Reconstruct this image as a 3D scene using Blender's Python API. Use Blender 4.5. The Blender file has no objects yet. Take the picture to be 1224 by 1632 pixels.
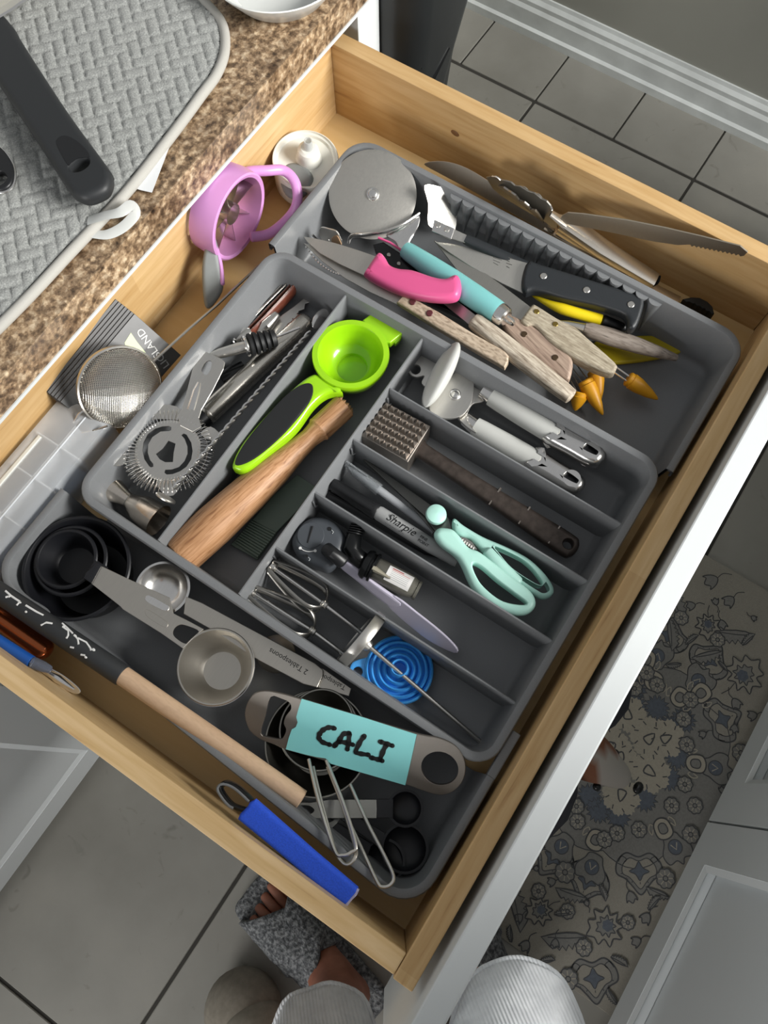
import bpy, bmesh, math, random
from mathutils import Vector, Matrix
from mathutils.geometry import tessellate_polygon
random.seed(7)
sc = bpy.context.scene
COL = sc.collection
V = Vector
# ------------------------------------------------------------------ camera
# world: x along the drawer front, y from the drawer front towards the counter, z up, z=0 at the drawer rim
F = 1275.25
CAM = V((0.0897, 0.0718, 0.6098))
RM = Matrix(((0.5487, -0.8360, -0.0080), (-0.7953, -0.5191, -0.3132), (0.2577, 0.1782, -0.9497)))
cam = bpy.data.objects.new('camera', bpy.data.cameras.new('camera'))
COL.objects.link(cam)
cam.data.sensor_fit = 'HORIZONTAL'; cam.data.sensor_width = 36.0
cam.data.lens = 36.0 * F / 1224.0
cam.data.clip_start = 0.02
rot = Matrix((RM[0], -RM[1], -RM[2])).transposed()
cam.matrix_world = Matrix.Translation(CAM) @ rot.to_4x4()
sc.camera = cam
# ------------------------------------------------------------------ world, window light, exposure
sc.view_settings.view_transform = 'Standard'; sc.view_settings.look = 'None'
sc.view_settings.gamma = 1.0; sc.view_settings.exposure = 0.0
sc.view_settings.use_curve_mapping = False
wd = bpy.data.worlds.new('world'); sc.world = wd; wd.use_nodes = True
bg = wd.node_tree.nodes['Background']
bg.inputs[0].default_value = (0.96, 0.98, 1.0, 1); bg.inputs[1].default_value = 0.36
def area(name, loc, aim, sx, sy, power, col):
    l = bpy.data.lights.new(name, 'AREA'); l.shape = 'RECTANGLE'; l.size = sx; l.size_y = sy
    l.energy = power; l.color = col
    o = bpy.data.objects.new(name, l); COL.objects.link(o); o.location = loc
    o.rotation_euler = (V(aim) - V(loc)).to_track_quat('-Z', 'Y').to_euler()
    return o
area('window_light', (1.15, -2.6, 1.75), (0.3, 0.25, -0.05), 1.6, 1.0, 252, (1.0, 0.985, 0.95))

area('side_window_light', (-2.4, 0.22, 0.52), (0.3, 0.25, -0.05), 1.0, 0.9, 37, (1.0, 0.99, 0.97))

# ------------------------------------------------------------------ helpers
def at(u, v, z):
    d = RM.transposed() @ V(((u - 612) / F, (v - 816) / F, 1.0))
    return CAM + d * ((z - CAM.z) / d.z)
def px(n, u, v, z):                       # metres covered by n picture units at that place
    return n * (RM @ (at(u, v, z) - CAM)).z / F
class Pl:                                  # a working plane
    def __init__(s, o, ex, n):
        s.o = V(o); s.n = V(n).normalized(); s.ex = (V(ex) - s.n * V(ex).dot(s.n)).normalized(); s.ey = s.n.cross(s.ex)
    def hit(s, u, v):
        d = RM.transposed() @ V(((u - 612) / F, (v - 816) / F, 1.0))
        t = (s.o - CAM).dot(s.n) / d.dot(s.n); return CAM + d * t
    def to2(s, p): q = V(p) - s.o; return (q.dot(s.ex), q.dot(s.ey))
    def to3(s, x, y, h=0): return s.o + s.ex * x + s.ey * y + s.n * h
    def px2(s, pts): return [s.to2(s.hit(*p)) for p in pts]
def flat(z): return Pl((0, 0, z), (1, 0, 0), (0, 0, 1))
def tri(a, b, c):
    a, b, c = at(*a), at(*b), at(*c); n = (b - a).cross(c - a)
    if n.z < 0: n = -n
    return Pl(a, b - a, n)
def cr(pts, k=5, closed=True):             # smooth curve through points
    pts = [tuple(p) for p in pts]; n = len(pts); out = []
    rng = range(n) if closed else range(n - 1)
    g = (lambda i: pts[i % n]) if closed else (lambda i: pts[max(0, min(n - 1, i))])
    for i in rng:
        p0, p1, p2, p3 = g(i - 1), g(i), g(i + 1), g(i + 2)
        for j in range(k):
            t = j / k
            out.append(tuple(0.5 * (2 * b + (c - a) * t + (2 * a - 5 * b + 4 * c - d) * t * t + (3 * b - a - 3 * c + d) * t ** 3) for a, b, c, d in zip(p0, p1, p2, p3)))
    if not closed: out.append(pts[-1])
    return out
def circ(cx, cy, r, n=24, ry=None, a0=0):
    ry = r if ry is None else ry
    return [(cx + r * math.cos(a0 + 2 * math.pi * i / n), cy + ry * math.sin(a0 + 2 * math.pi * i / n)) for i in range(n)]
def rrect(x0, y0, x1, y1, r, k=5):
    o = []
    for cx, cy, a in ((x1 - r, y1 - r, 0), (x0 + r, y1 - r, 90), (x0 + r, y0 + r, 180), (x1 - r, y0 + r, 270)):
        for i in range(k + 1):
            t = math.radians(a + 90 * i / k); o.append((cx + r * math.cos(t), cy + r * math.sin(t)))
    return o
def sarea(p): return sum(p[i][0] * p[(i + 1) % len(p)][1] - p[(i + 1) % len(p)][0] * p[i][1] for i in range(len(p))) / 2
def inset(p, d):
    n = len(p); o = []
    for i in range(n):
        a, b, c = V(p[i - 1]), V(p[i]), V(p[(i + 1) % n])
        e1 = (b - a); e2 = (c - b)
        if e1.length < 1e-9 or e2.length < 1e-9: o.append(tuple(b)); continue
        n1 = V((-e1.y, e1.x)).normalized(); n2 = V((-e2.y, e2.x)).normalized(); m = n1 + n2
        if m.length < 1e-6: o.append(tuple(b)); continue
        m.normalize(); k = d / max(0.45, m.dot(n1)); o.append(tuple(b + m * k))
    return o
class MB:
    def __init__(s): s.v = []; s.f = []; s.m = []; s.mi = 0; s.flatcaps = False; s.bmax = 0.0
    def add(s, vs, fs):
        o = len(s.v); s.v += [V(p) for p in vs]
        for f in fs: s.f.append([o + i for i in f]); s.m.append(s.mi)
        return s
    def box(s, x0, y0, z0, x1, y1, z1, b=0.0):
        if b <= 0:
            return s.add([(x, y, z) for z in (z0, z1) for y in (y0, y1) for x in (x0, x1)],
                  [(0, 2, 3, 1), (4, 5, 7, 6), (0, 1, 5, 4), (2, 6, 7, 3), (0, 4, 6, 2), (1, 3, 7, 5)])
        return s.plate(Pl((0, 0, (z0 + z1) / 2), (1, 0, 0), (0, 0, 1)), rrect(x0, y0, x1, y1, b, 3), z1 - z0, b)
    def plate(s, pl, out, th, bev=0.0, holes=(), steps=2, h0=None):
        # outline on a plane, thickness th along the normal (top at h0, default th/2)
        if sarea(out) < 0: out = out[::-1]
        if bev > 0: s.flatcaps = True; s.bmax = max(s.bmax, bev)
        hs = [h[::-1] if sarea(h) > 0 else list(h) for h in holes]
        top = th / 2 if h0 is None else h0; bot = top - th
        prof = [(0, bot), (0, top)]
        if bev > 0:
            bev = min(bev, th / 2)
            prof = []
            for i in range(steps + 1):
                a = math.pi / 2 * i / steps; prof.append((bev * (1 - math.sin(a)), bot + bev * (1 - math.cos(a))))
            for i in range(steps + 1):
                a = math.pi / 2 * i / steps; prof.append((bev * (1 - math.cos(a)), top - bev * (1 - math.sin(a))))
        base = len(s.v); loops = [list(out)] + hs; rings = []
        for ins, h in prof:
            ring = []
            for li, lp in enumerate(loops):
                l2 = inset(lp, ins * (1 if li == 0 else .3)) if ins > 1e-7 else lp
                st = len(s.v)
                for x, y in l2: s.v.append(pl.to3(x, y, h))
                ring.append((st, len(l2), l2))
            rings.append(ring)
        for a, b in zip(rings[:-1], rings[1:]):
            for (sa, n, _), (sb, _, _) in zip(a, b):
                for i in range(n):
                    j = (i + 1) % n; s.f.append([sa + i, sa + j, sb + j, sb + i]); s.m.append(s.mi)
        for ring, flip in ((rings[0], True), (rings[-1], False)):
            idx = []; polys = []
            for st, n, l2 in ring: idx += range(st, st + n); polys.append([V((x, y, 0)) for x, y in l2])
            for t in tessellate_polygon(polys):
                t = [idx[i] for i in t]
                a, b, c = (s.v[i] for i in t); up = (b - a).cross(c - a).dot(pl.n) > 0
                if up == flip: t = t[::-1]
                s.f.append(t); s.m.append(s.mi)
        return s
    def sweep(s, path, rad, n=10, up=(0, 0, 1), e=2.0, closed=False, rc=0.0, cap=True):
        P = [V(p) for p in path]; m = len(P); up = V(up)
        if not isinstance(rad, (list, tuple)): rad = [rad] * m
        elif len(rad) == 2 and m != 2: rad = [tuple(rad)] * m
        rad = [(r, r) if not isinstance(r, (list, tuple)) else r for r in rad]
        if rc > 0 and not closed:          # rounded ends
            nP, nr = [], []
            t0 = (P[1] - P[0]).normalized(); t1 = (P[-1] - P[-2]).normalized()
            for a in (80, 55, 28): a = math.radians(a); nP.append(P[0] + t0 * rc * (1 - math.cos(math.pi / 2 - a)) if 0 else P[0] + t0 * rc * (1 - math.sin(a))); nr.append((rad[0][0] * math.cos(a), rad[0][1] * math.cos(a)))
            tail, tr = [], []
            for a in (28, 55, 80): a = math.radians(a); tail.append(P[-1] - t1 * rc * (1 - math.sin(a))); tr.append((rad[-1][0] * math.cos(a), rad[-1][1] * math.cos(a)))
            P = nP + [P[0] + t0 * rc] + P[1:-1] + [P[-1] - t1 * rc] + tail
            rad = nr + [rad[0]] + list(rad[1:-1]) + [rad[-1]] + tr; m = len(P)
        base = len(s.v)
        side = None
        for i in range(m):
            t = (P[(i + 1) % m] - P[i - 1]) if closed else (P[min(m - 1, i + 1)] - P[max(0, i - 1)])
            t.normalize()
            if side is None:
                side = t.cross(up)
                if side.length < 1e-4: side = t.cross(V((1, 0, 0)))
            else:
                sd = t.cross(up)
                if sd.length > 0.25: side = sd if sd.dot(side) >= 0 else -sd
                else: side = side - t * side.dot(t)
            side.normalize(); h = side.cross(t)
            for k in range(n):
                a = 2 * math.pi * k / n; c, q = math.cos(a), math.sin(a)
                cx = math.copysign(abs(c) ** (2 / e), c); cy = math.copysign(abs(q) ** (2 / e), q)
                s.v.append(P[i] + side * rad[i][0] * cx + h * rad[i][1] * cy)
        for i in range(m if closed else m - 1):
            a = base + i * n; b = base + ((i + 1) % m) * n
            for k in range(n):
                l = (k + 1) % n; s.f.append([a + k, a + l, b + l, b + k]); s.m.append(s.mi)
        if cap and not closed:
            s.f.append([base + k for k in range(n)][::-1]); s.m.append(s.mi)
            s.f.append([base + (m - 1) * n + k for k in range(n)]); s.m.append(s.mi)
        return s
    def lathe(s, A, ax, prof, n=32, sy=1.0, ring=False):
        # prof: (distance along axis, radius)
        A = V(A); ax = V(ax).normalized(); e1 = ax.orthogonal().normalized()
        h = V((0, 0, 1)) - ax * ax.z
        if h.length > 0.05: e1 = h.normalized()
        e2 = ax.cross(e1); base = len(s.v)
        for d, r in prof:
            for k in range(n):
                a = 2 * math.pi * k / n
                s.v.append(A + ax * d + e1 * r * math.cos(a) + e2 * r * math.sin(a) * sy)
        for i in range(len(prof) - (0 if ring else 1)):
            for k in range(n):
                l = (k + 1) % n; a = base + i * n; b = base + ((i + 1) % len(prof)) * n
                s.f.append([a + k, a + l, b + l, b + k]); s.m.append(s.mi)
        for i, fl in ((0, True), (len(prof) - 1, False)):
            if prof[i][1] > 1e-6 and not ring:
                f = [base + i * n + k for k in range(n)]; s.f.append(f[::-1] if fl else f); s.m.append(s.mi)
        return s
    def ell(s, c, X, Y, Z, n=20, m=12):
        c = V(c); X, Y, Z = V(X), V(Y), V(Z); base = len(s.v)
        for i in range(m + 1):
            t = math.pi * i / m
            for k in range(n):
                a = 2 * math.pi * k / n; s.v.append(c + X * math.sin(t) * math.cos(a) + Y * math.sin(t) * math.sin(a) - Z * math.cos(t))
        for i in range(m):
            for k in range(n):
                l = (k + 1) % n; a = base + i * n; b = a + n; s.f.append([a + k, a + l, b + l, b + k]); s.m.append(s.mi)
        return s
    def ribbon(s, pl, pts, w, h=0.0, closed=False, th=0.0004):
        n = len(pts); L, R = [], []
        ws = w if isinstance(w, (list, tuple)) else [w] * n
        for i in range(n):
            a = V(pts[(i - 1) % n] if closed else pts[max(0, i - 1)]); b = V(pts[(i + 1) % n] if closed else pts[min(n - 1, i + 1)])
            t = b - a
            if t.length < 1e-9: t = V((1, 0))
            t.normalize(); q = V((-t.y, t.x)) * ws[i] / 2; p = V(pts[i]); L.append(p + q); R.append(p - q)
        base = len(s.v)
        for hh in (h, h + th):
            for q in L: s.v.append(pl.to3(q.x, q.y, hh))
            for q in R: s.v.append(pl.to3(q.x, q.y, hh))
        T = base + 2 * n
        for i in range(n if closed else n - 1):
            j = (i + 1) % n
            s.f += [[T + i, T + n + i, T + n + j, T + j], [base + i, T + i, T + j, base + j], [base + n + j, T + n + j, T + n + i, base + n + i]]; s.m += [s.mi] * 3
        if not closed:
            for i, fl in ((0, 0), (n - 1, 1)):
                f = [base + i, base + n + i, T + n + i, T + i]; s.f.append(f if not fl else f[::-1]); s.m.append(s.mi)
        return s
OFF = {}
def th_only(mb): return True
def tag(o, label, cat, group=None):
    o['label'] = label; o['category'] = cat
    if group: o['group'] = group
    return o
def thing(name, label, cat, loc, group=None):
    o = bpy.data.objects.new(name, None); COL.objects.link(o); o.location = V(loc); o.empty_display_size = 0.02
    OFF[o] = V(loc); return tag(o, label, cat, group)
def put(name, mb, mats, parent=None, loc=None, smooth=35, label=None, kind=None):
    off = OFF[parent] if parent else V(loc or (0, 0, 0))
    me = bpy.data.meshes.new(name); me.from_pydata([tuple(p - off) for p in mb.v], [], mb.f)
    mats = mats if isinstance(mats, (list, tuple)) else [mats]
    for m in mats: me.materials.append(m)
    if len(mats) > 1: me.polygons.foreach_set('material_index', mb.m)
    me.update()
    bm = bmesh.new(); bm.from_mesh(me); bmesh.ops.recalc_face_normals(bm, faces=bm.faces); bm.to_mesh(me); bm.free()
    if mb.flatcaps and mb.bmax < .00085 and th_only(mb): smooth = 0
    if smooth:
        me.shade_smooth(); me.set_sharp_from_angle(angle=math.radians(smooth))
    o = bpy.data.objects.new(name, me); COL.objects.link(o)
    if parent: o.parent = parent
    else: o.location = off
    OFF[o] = off
    if mb.flatcaps and smooth: w = o.modifiers.new('normals', 'WEIGHTED_NORMAL'); w.keep_sharp = True; w.weight = 90
    if label: o['label'] = label
    if kind: o['kind'] = kind
    return o
def text(body, size, org, xd, yd, mat, parent, name='lettering', shear=0.0, ext=0.00015, ax='LEFT'):
    cu = bpy.data.curves.new('t', 'FONT'); cu.body = body; cu.size = size; cu.shear = shear; cu.extrude = ext; cu.align_x = ax; cu.resolution_u = 3
    o = bpy.data.objects.new('t', cu); me = o.to_mesh()
    xd = V(xd).normalized(); n = xd.cross(V(yd)).normalized(); yd = n.cross(xd)
    mb = MB(); mb.add([V(org) + xd * q.co.x + yd * q.co.y + n * q.co.z for q in me.vertices], [list(p.vertices) for p in me.polygons])
    o.to_mesh_clear(); bpy.data.objects.remove(o); bpy.data.curves.remove(cu)
    return put(name, mb, mat, parent, smooth=0)
# ------------------------------------------------------------------ materials
def lin(h):
    h = h.lstrip('#'); r = [int(h[i:i + 2], 16) / 255 for i in (0, 2, 4)]
    return tuple(c / 12.92 if c <= 0.04045 else ((c + 0.055) / 1.055) ** 2.4 for c in r) + (1,)
def base(name):
    m = bpy.data.materials.new(name); m.use_nodes = True
    return m, m.node_tree, m.node_tree.nodes['Principled BSDF']
def node(nt, t, **k):
    n = nt.nodes.new(t)
    for a, b in k.items(): setattr(n, a, b)
    return n
def mapped(nt, scale=(1, 1, 1), rotz=0.0, rot=None):
    tc = node(nt, 'ShaderNodeTexCoord'); a = node(nt, 'ShaderNodeMapping'); b = node(nt, 'ShaderNodeMapping')
    a.inputs['Rotation'].default_value = rot or (0, 0, rotz); b.inputs['Scale'].default_value = scale
    nt.links.new(tc.outputs['Object'], a.inputs[0]); nt.links.new(a.outputs[0], b.inputs[0]); return b.outputs[0]
def ramp(nt, src, stops):
    r = node(nt, 'ShaderNodeValToRGB'); e = r.color_ramp.elements
    while len(e) < len(stops): e.new(0.5)
    for i, (p, c) in enumerate(stops): e[i].position = p; e[i].color = c
    nt.links.new(src, r.inputs[0]); return r.outputs[0]
def bump(nt, P, src, s, d=0.001):
    b = node(nt, 'ShaderNodeBump'); b.inputs['Strength'].default_value = s; b.inputs['Distance'].default_value = d
    nt.links.new(src, b.inputs['Height']); nt.links.new(b.outputs[0], P.inputs['Normal'])
def plain(name, col, rough=0.5, metal=0.0, spec=0.5, var=0.0, bmp=0.0, scale=200, coat=0.0, alpha=1.0, trans=0.0, ior=1.45):
    m, nt, P = base(name); c = lin(col) if isinstance(col, str) else col
    P.inputs['Base Color'].default_value = c; P.inputs['Roughness'].default_value = rough; P.inputs['Metallic'].default_value = metal
    P.inputs['Specular IOR Level'].default_value = spec; P.inputs['Coat Weight'].default_value = coat
    P.inputs['Transmission Weight'].default_value = trans; P.inputs['IOR'].default_value = ior; P.inputs['Alpha'].default_value = alpha
    if var or bmp:
        nz = node(nt, 'ShaderNodeTexNoise'); nz.inputs['Scale'].default_value = scale; nz.inputs['Detail'].default_value = 4
        nt.links.new(mapped(nt), nz.inputs['Vector'])
        if var:
            nt.links.new(ramp(nt, nz.outputs['Fac'], [(0.3, tuple(x * (1 - var) for x in c[:3]) + (1,)), (0.7, tuple(min(1, x * (1 + var)) for x in c[:3]) + (1,))]), P.inputs['Base Color'])
        if bmp: bump(nt, P, nz.outputs['Fac'], bmp)
    return m
def steel(name, col='#d6d3cd', rough=0.32, ang=0.0, brush=0.045):
    m, nt, P = base(name); c = lin(col)
    P.inputs['Metallic'].default_value = 1.0
    nz = node(nt, 'ShaderNodeTexNoise'); nz.inputs['Scale'].default_value = 60; nz.inputs['Detail'].default_value = 5
    nt.links.new(mapped(nt, (1, 18, 18), -ang), nz.inputs['Vector'])
    nt.links.new(ramp(nt, nz.outputs['Fac'], [(0.3, tuple(x * 0.95 for x in c[:3]) + (1,)), (0.7, c)]), P.inputs['Base Color'])
    mr = node(nt, 'ShaderNodeMapRange'); mr.inputs[3].default_value = max(0.03, rough - brush); mr.inputs[4].default_value = rough + brush
    nt.links.new(nz.outputs['Fac'], mr.inputs[0]); nt.links.new(mr.outputs[0], P.inputs['Roughness'])
    return m
def wood(name, c1, c2, d=(1, 0, 0), fine=1.0, rough=0.5, stave=0.0, dark=None, contrast=0.5, speck=0.0):
    m, nt, P = base(name); d = V(d).normalized(); ang = math.atan2(d.y, d.x); el = math.asin(max(-1, min(1, d.z)))
    mp = mapped(nt, (3, 42, 42), rot=(0, el, -ang))
    nz = node(nt, 'ShaderNodeTexNoise'); nz.inputs['Scale'].default_value = 2.2 * fine; nz.inputs['Detail'].default_value = 7; nz.inputs['Distortion'].default_value = 0.5
    nt.links.new(mp, nz.inputs['Vector'])
    lo, hi = 0.5 - contrast * 0.35, 0.5 + contrast * 0.35
    st = [(lo, lin(c1)), (hi, lin(c2))]
    if dark: st = [(max(0, lo - 0.06), lin(dark)), (lo + 0.03, lin(c1)), (hi, lin(c2))]
    out = ramp(nt, nz.outputs['Fac'], st)
    if stave:
        br = node(nt, 'ShaderNodeTexBrick'); br.inputs['Scale'].default_value = 1.0; br.inputs['Mortar Size'].default_value = 0.0
        br.inputs['Brick Width'].default_value = 0.33; br.inputs['Row Height'].default_value = 0.043
        br.inputs['Color1'].default_value = (1, 1, 1, 1); br.inputs['Color2'].default_value = (1 - stave, 1 - stave * 1.25, 1 - stave * 1.6, 1)
        nt.links.new(mapped(nt, (1, 1, 1), rot=(math.radians(90) if abs(d.z) < .5 else 0, 0, 0) if stave > 0 and d.x > .5 else (math.radians(90), 0, -ang)), br.inputs['Vector'])
        mx = node(nt, 'ShaderNodeMix', data_type='RGBA', blend_type='MULTIPLY'); mx.inputs[0].default_value = 1
        nt.links.new(out, mx.inputs[6]); nt.links.new(br.outputs['Color'], mx.inputs[7]); out = mx.outputs[2]
    if speck:
        n2 = node(nt, 'ShaderNodeTexNoise'); n2.inputs['Scale'].default_value = 500; n2.inputs['Detail'].default_value = 3
        nt.links.new(mapped(nt, (.35, 1, 1), -ang), n2.inputs['Vector'])
        mx = node(nt, 'ShaderNodeMix', data_type='RGBA', blend_type='MULTIPLY'); mx.inputs[0].default_value = speck
        nt.links.new(out, mx.inputs[6]); nt.links.new(ramp(nt, n2.outputs['Fac'], [(0.35, (.35, .3, .26, 1)), (0.55, (1, 1, 1, 1))]), mx.inputs[7]); out = mx.outputs[2]
    nt.links.new(out, P.inputs['Base Color']); P.inputs['Roughness'].default_value = rough
    bump(nt, P, nz.outputs['Fac'], 0.15, 0.0006)
    return m
M = {}
M['tray'] = plain('tray_plastic', '#737577', 0.38, var=0.04, bmp=0.03, scale=900)
M['white'] = plain('white_paint', '#ccd0d1', 0.55, spec=0.25)
M['cream'] = plain('white_plastic', '#cfcfc8', 0.35)
M['black'] = plain('black_plastic', '#17181a', 0.4)
M['blackg'] = plain('black_gloss', '#0c0d0e', 0.22)
M['rubber'] = plain('black_rubber', '#1a1b1c', 0.55)
M['char'] = plain('charcoal_handle', '#26292c', 0.45, bmp=0.1, scale=700)
M['steel'] = steel('brushed_steel')
M['steeld'] = steel('dark_steel', '#aeaba5', 0.36)
M['chrome'] = steel('chrome', '#e6e4e1', 0.2, brush=0.05)
M['blade'] = steel('blade_steel', '#cfccc5', 0.42)
M['grout'] = plain('grout', '#3c3a36', 0.9)
M['ink'] = plain('black_ink', '#0d0f10', 0.6)
M['whiteink'] = plain('white_ink', '#d8d8d6', 0.6)
M['lock'] = plain('pale_print', '#a8acae', 0.6)
# ================================================================== the setting
FZ = -0.83
def tile_mat():
    m, nt, P = base('floor_tile')
    n1 = node(nt, 'ShaderNodeTexNoise'); n1.inputs['Scale'].default_value = 5; n1.inputs['Detail'].default_value = 7
    tc = node(nt, 'ShaderNodeTexCoord'); geo = node(nt, 'ShaderNodeNewGeometry'); nt.links.new(geo.outputs['Position'], n1.inputs['Vector'])
    c = ramp(nt, n1.outputs['Fac'], [(0.3, lin('#817f78')), (0.55, lin('#8f8d86')), (0.75, lin('#99968e'))])
    n2 = node(nt, 'ShaderNodeTexNoise'); n2.inputs['Scale'].default_value = 26; n2.inputs['Detail'].default_value = 5; n2.inputs['Distortion'].default_value = 1.2
    nt.links.new(geo.outputs['Position'], n2.inputs['Vector'])
    mx = node(nt, 'ShaderNodeMix', data_type='RGBA', blend_type='MULTIPLY'); mx.inputs[0].default_value = 0.5
    nt.links.new(c, mx.inputs[6]); nt.links.new(ramp(nt, n2.outputs['Fac'], [(0.26, (.5, .49, .47, 1)), (0.36, (1, 1, 1, 1))]), mx.inputs[7])
    nt.links.new(mx.outputs[2], P.inputs['Base Color']); P.inputs['Roughness'].default_value = 0.42
    bump(nt, P, n2.outputs['Fac'], 0.12, 0.002); return m
M['tile'] = tile_mat()
mb = MB().box(-1.6, -2.6, FZ - 0.05, 1.72, 1.4, FZ - 0.003)
floor = put('floor', mb, M['grout'], loc=(0, 0, FZ)); floor['kind'] = 'structure'
def tile_mesh(w, d):
    mb = MB().plate(Pl((0, 0, 0), (1, 0, 0), (0, 0, 1)), rrect(-w / 2, -d / 2, w / 2, d / 2, 0.003, 2), 0.008, 0.0012, steps=1, h0=0.0)
    me = bpy.data.meshes.new('tile'); me.from_pydata([tuple(p) for p in mb.v], [], mb.f); me.materials.append(M['tile']); me.update(); return me
TM = tile_mesh(0.394, 0.394); TN = tile_mesh(0.165, 0.196)
def tile(me, x, y):
    o = bpy.data.objects.new('tile', me); COL.objects.link(o); o.parent = floor; o.location = (x, y, 0)
for i in range(-6, 1):
    for j in range(-4, 3): tile(TM, 1.29 + 0.4 * i, 0.395 + 0.4 * j)
for j in range(-3, 8): tile(TN, 1.4925 + 0.083 + 0.0025, 0.295 + 0.2 * j)
M['wallp'] = plain('wall_paint', '#96968e', 0.6, var=0.04, scale=4)
M['basew'] = plain('baseboard_paint', '#cdd1d0', 0.45, var=0.1, scale=18)
wr = put('wall_right', MB().box(1.672, -2.6, FZ, 1.72, 1.4, 1.5), M['wallp'], loc=(1.672, 0, FZ)); wr['kind'] = 'structure'
prof = [(1.672, FZ), (1.648, FZ), (1.648, FZ + 0.018), (1.655, FZ + 0.022), (1.655, FZ + 0.058), (1.660, FZ + 0.066), (1.660, FZ + 0.076), (1.666, FZ + 0.084), (1.668, FZ + 0.092), (1.672, FZ + 0.092)]
mb = MB(); n = len(prof)
mb.add([(x, y, z) for y in (-2.6, 1.4) for x, z in prof], [[i, (i + 1) % n, n + (i + 1) % n, n + i] for i in range(n)])
bb = put('baseboard_right', mb, M['basew'], loc=(1.66, 0, FZ), smooth=20); bb['kind'] = 'structure'
wb = put('wall_back', MB().box(-1.6, 1.12, FZ, 1.672, 1.2, 0.3), M['wallp'], loc=(0, 1.12, FZ)); wb['kind'] = 'structure'

# ---------------------------------------------------------------- counter and cabinet it sits on
def granite():
    m, nt, P = base('granite_laminate')
    vec = mapped(nt)
    n1 = node(nt, 'ShaderNodeTexNoise'); n1.inputs['Scale'].default_value = 135; n1.inputs['Detail'].default_value = 6; n1.inputs['Roughness'].default_value = 0.65
    n2 = node(nt, 'ShaderNodeTexNoise'); n2.inputs['Scale'].default_value = 30; n2.inputs['Detail'].default_value = 4
    vo = node(nt, 'ShaderNodeTexVoronoi'); vo.inputs['Scale'].default_value = 210
    for q in (n1, n2, vo): nt.links.new(vec, q.inputs['Vector'])
    c1 = ramp(nt, n1.outputs['Fac'], [(0.3, lin('#3a3026')), (0.42, lin('#735f4a')), (0.52, lin('#a28b6f')), (0.66, lin('#d2c1a6'))])
    c2 = ramp(nt, vo.outputs['Color'], [(0.2, (.5, .45, .42, 1)), (0.8, (1.15, 1.1, 1.05, 1))])
    mx = node(nt, 'ShaderNodeMix', data_type='RGBA', blend_type='MULTIPLY'); mx.inputs[0].default_value = 0.75
    nt.links.new(c1, mx.inputs[6]); nt.links.new(c2, mx.inputs[7])
    m2 = node(nt, 'ShaderNodeMix', data_type='RGBA', blend_type='MULTIPLY'); m2.inputs[0].default_value = 0.8
    nt.links.new(mx.outputs[2], m2.inputs[6]); nt.links.new(ramp(nt, n2.outputs['Fac'], [(0.34, (.42, .36, .32, 1)), (0.46, (1, 1, 1, 1))]), m2.inputs[7])
    nt.links.new(m2.outputs[2], P.inputs['Base Color']); P.inputs['Roughness'].default_value = 0.33; return m
M['granite'] = granite()
CT = 0.05
ct = thing('countertop', 'brown speckled granite-look countertop beneath the drying mat', 'countertop', (0.0, 0.8, 0.02))
put('slab', MB().box(-1.5, 0.4895, 0.0185, 0.716, 1.118, CT), M['granite'], ct)
put('front_edging', MB().box(-1.5, 0.4880, 0.0185, 0.716, 0.4893, CT + 0.0002), M['granite'], ct)
put('bottom_trim', MB().box(-1.5, 0.4868, 0.0150, 0.716, 0.4900, 0.0184), M['white'], ct)
cb = thing('base_cabinet', 'white base cabinet below the brown countertop, holding the open drawer', 'cabinet', (0, 0.8, FZ))
mb = MB().box(-1.5, 0.508, FZ + 0.1, -0.075, 1.1, 0.0148).box(-0.055, 0.56, FZ + 0.1, 0.69, 1.1, -0.28).box(0.69, 0.508, FZ + 0.1, 0.706, 1.1, 0.0148).box(-0.055, 1.06, -0.28, 0.69, 1.1, 0.0148)
mb.box(-0.075, 0.508, FZ + 0.1, -0.055, 1.1, 0.0148)
put('carcass', mb, M['white'], cb)
put('stile', MB().box(0.668, 0.488, FZ + 0.1, 0.706, 0.5078, 0.0148, 0.001), M['white'], cb)
put('stile', MB().box(-0.075, 0.488, FZ + 0.1, -0.045, 0.5078, 0.0148, 0.001), M['white'], cb)
put('toe_kick', MB().box(-1.5, 0.56, FZ, 0.706, 0.58, FZ + 0.1), M['white'], cb)
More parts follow.
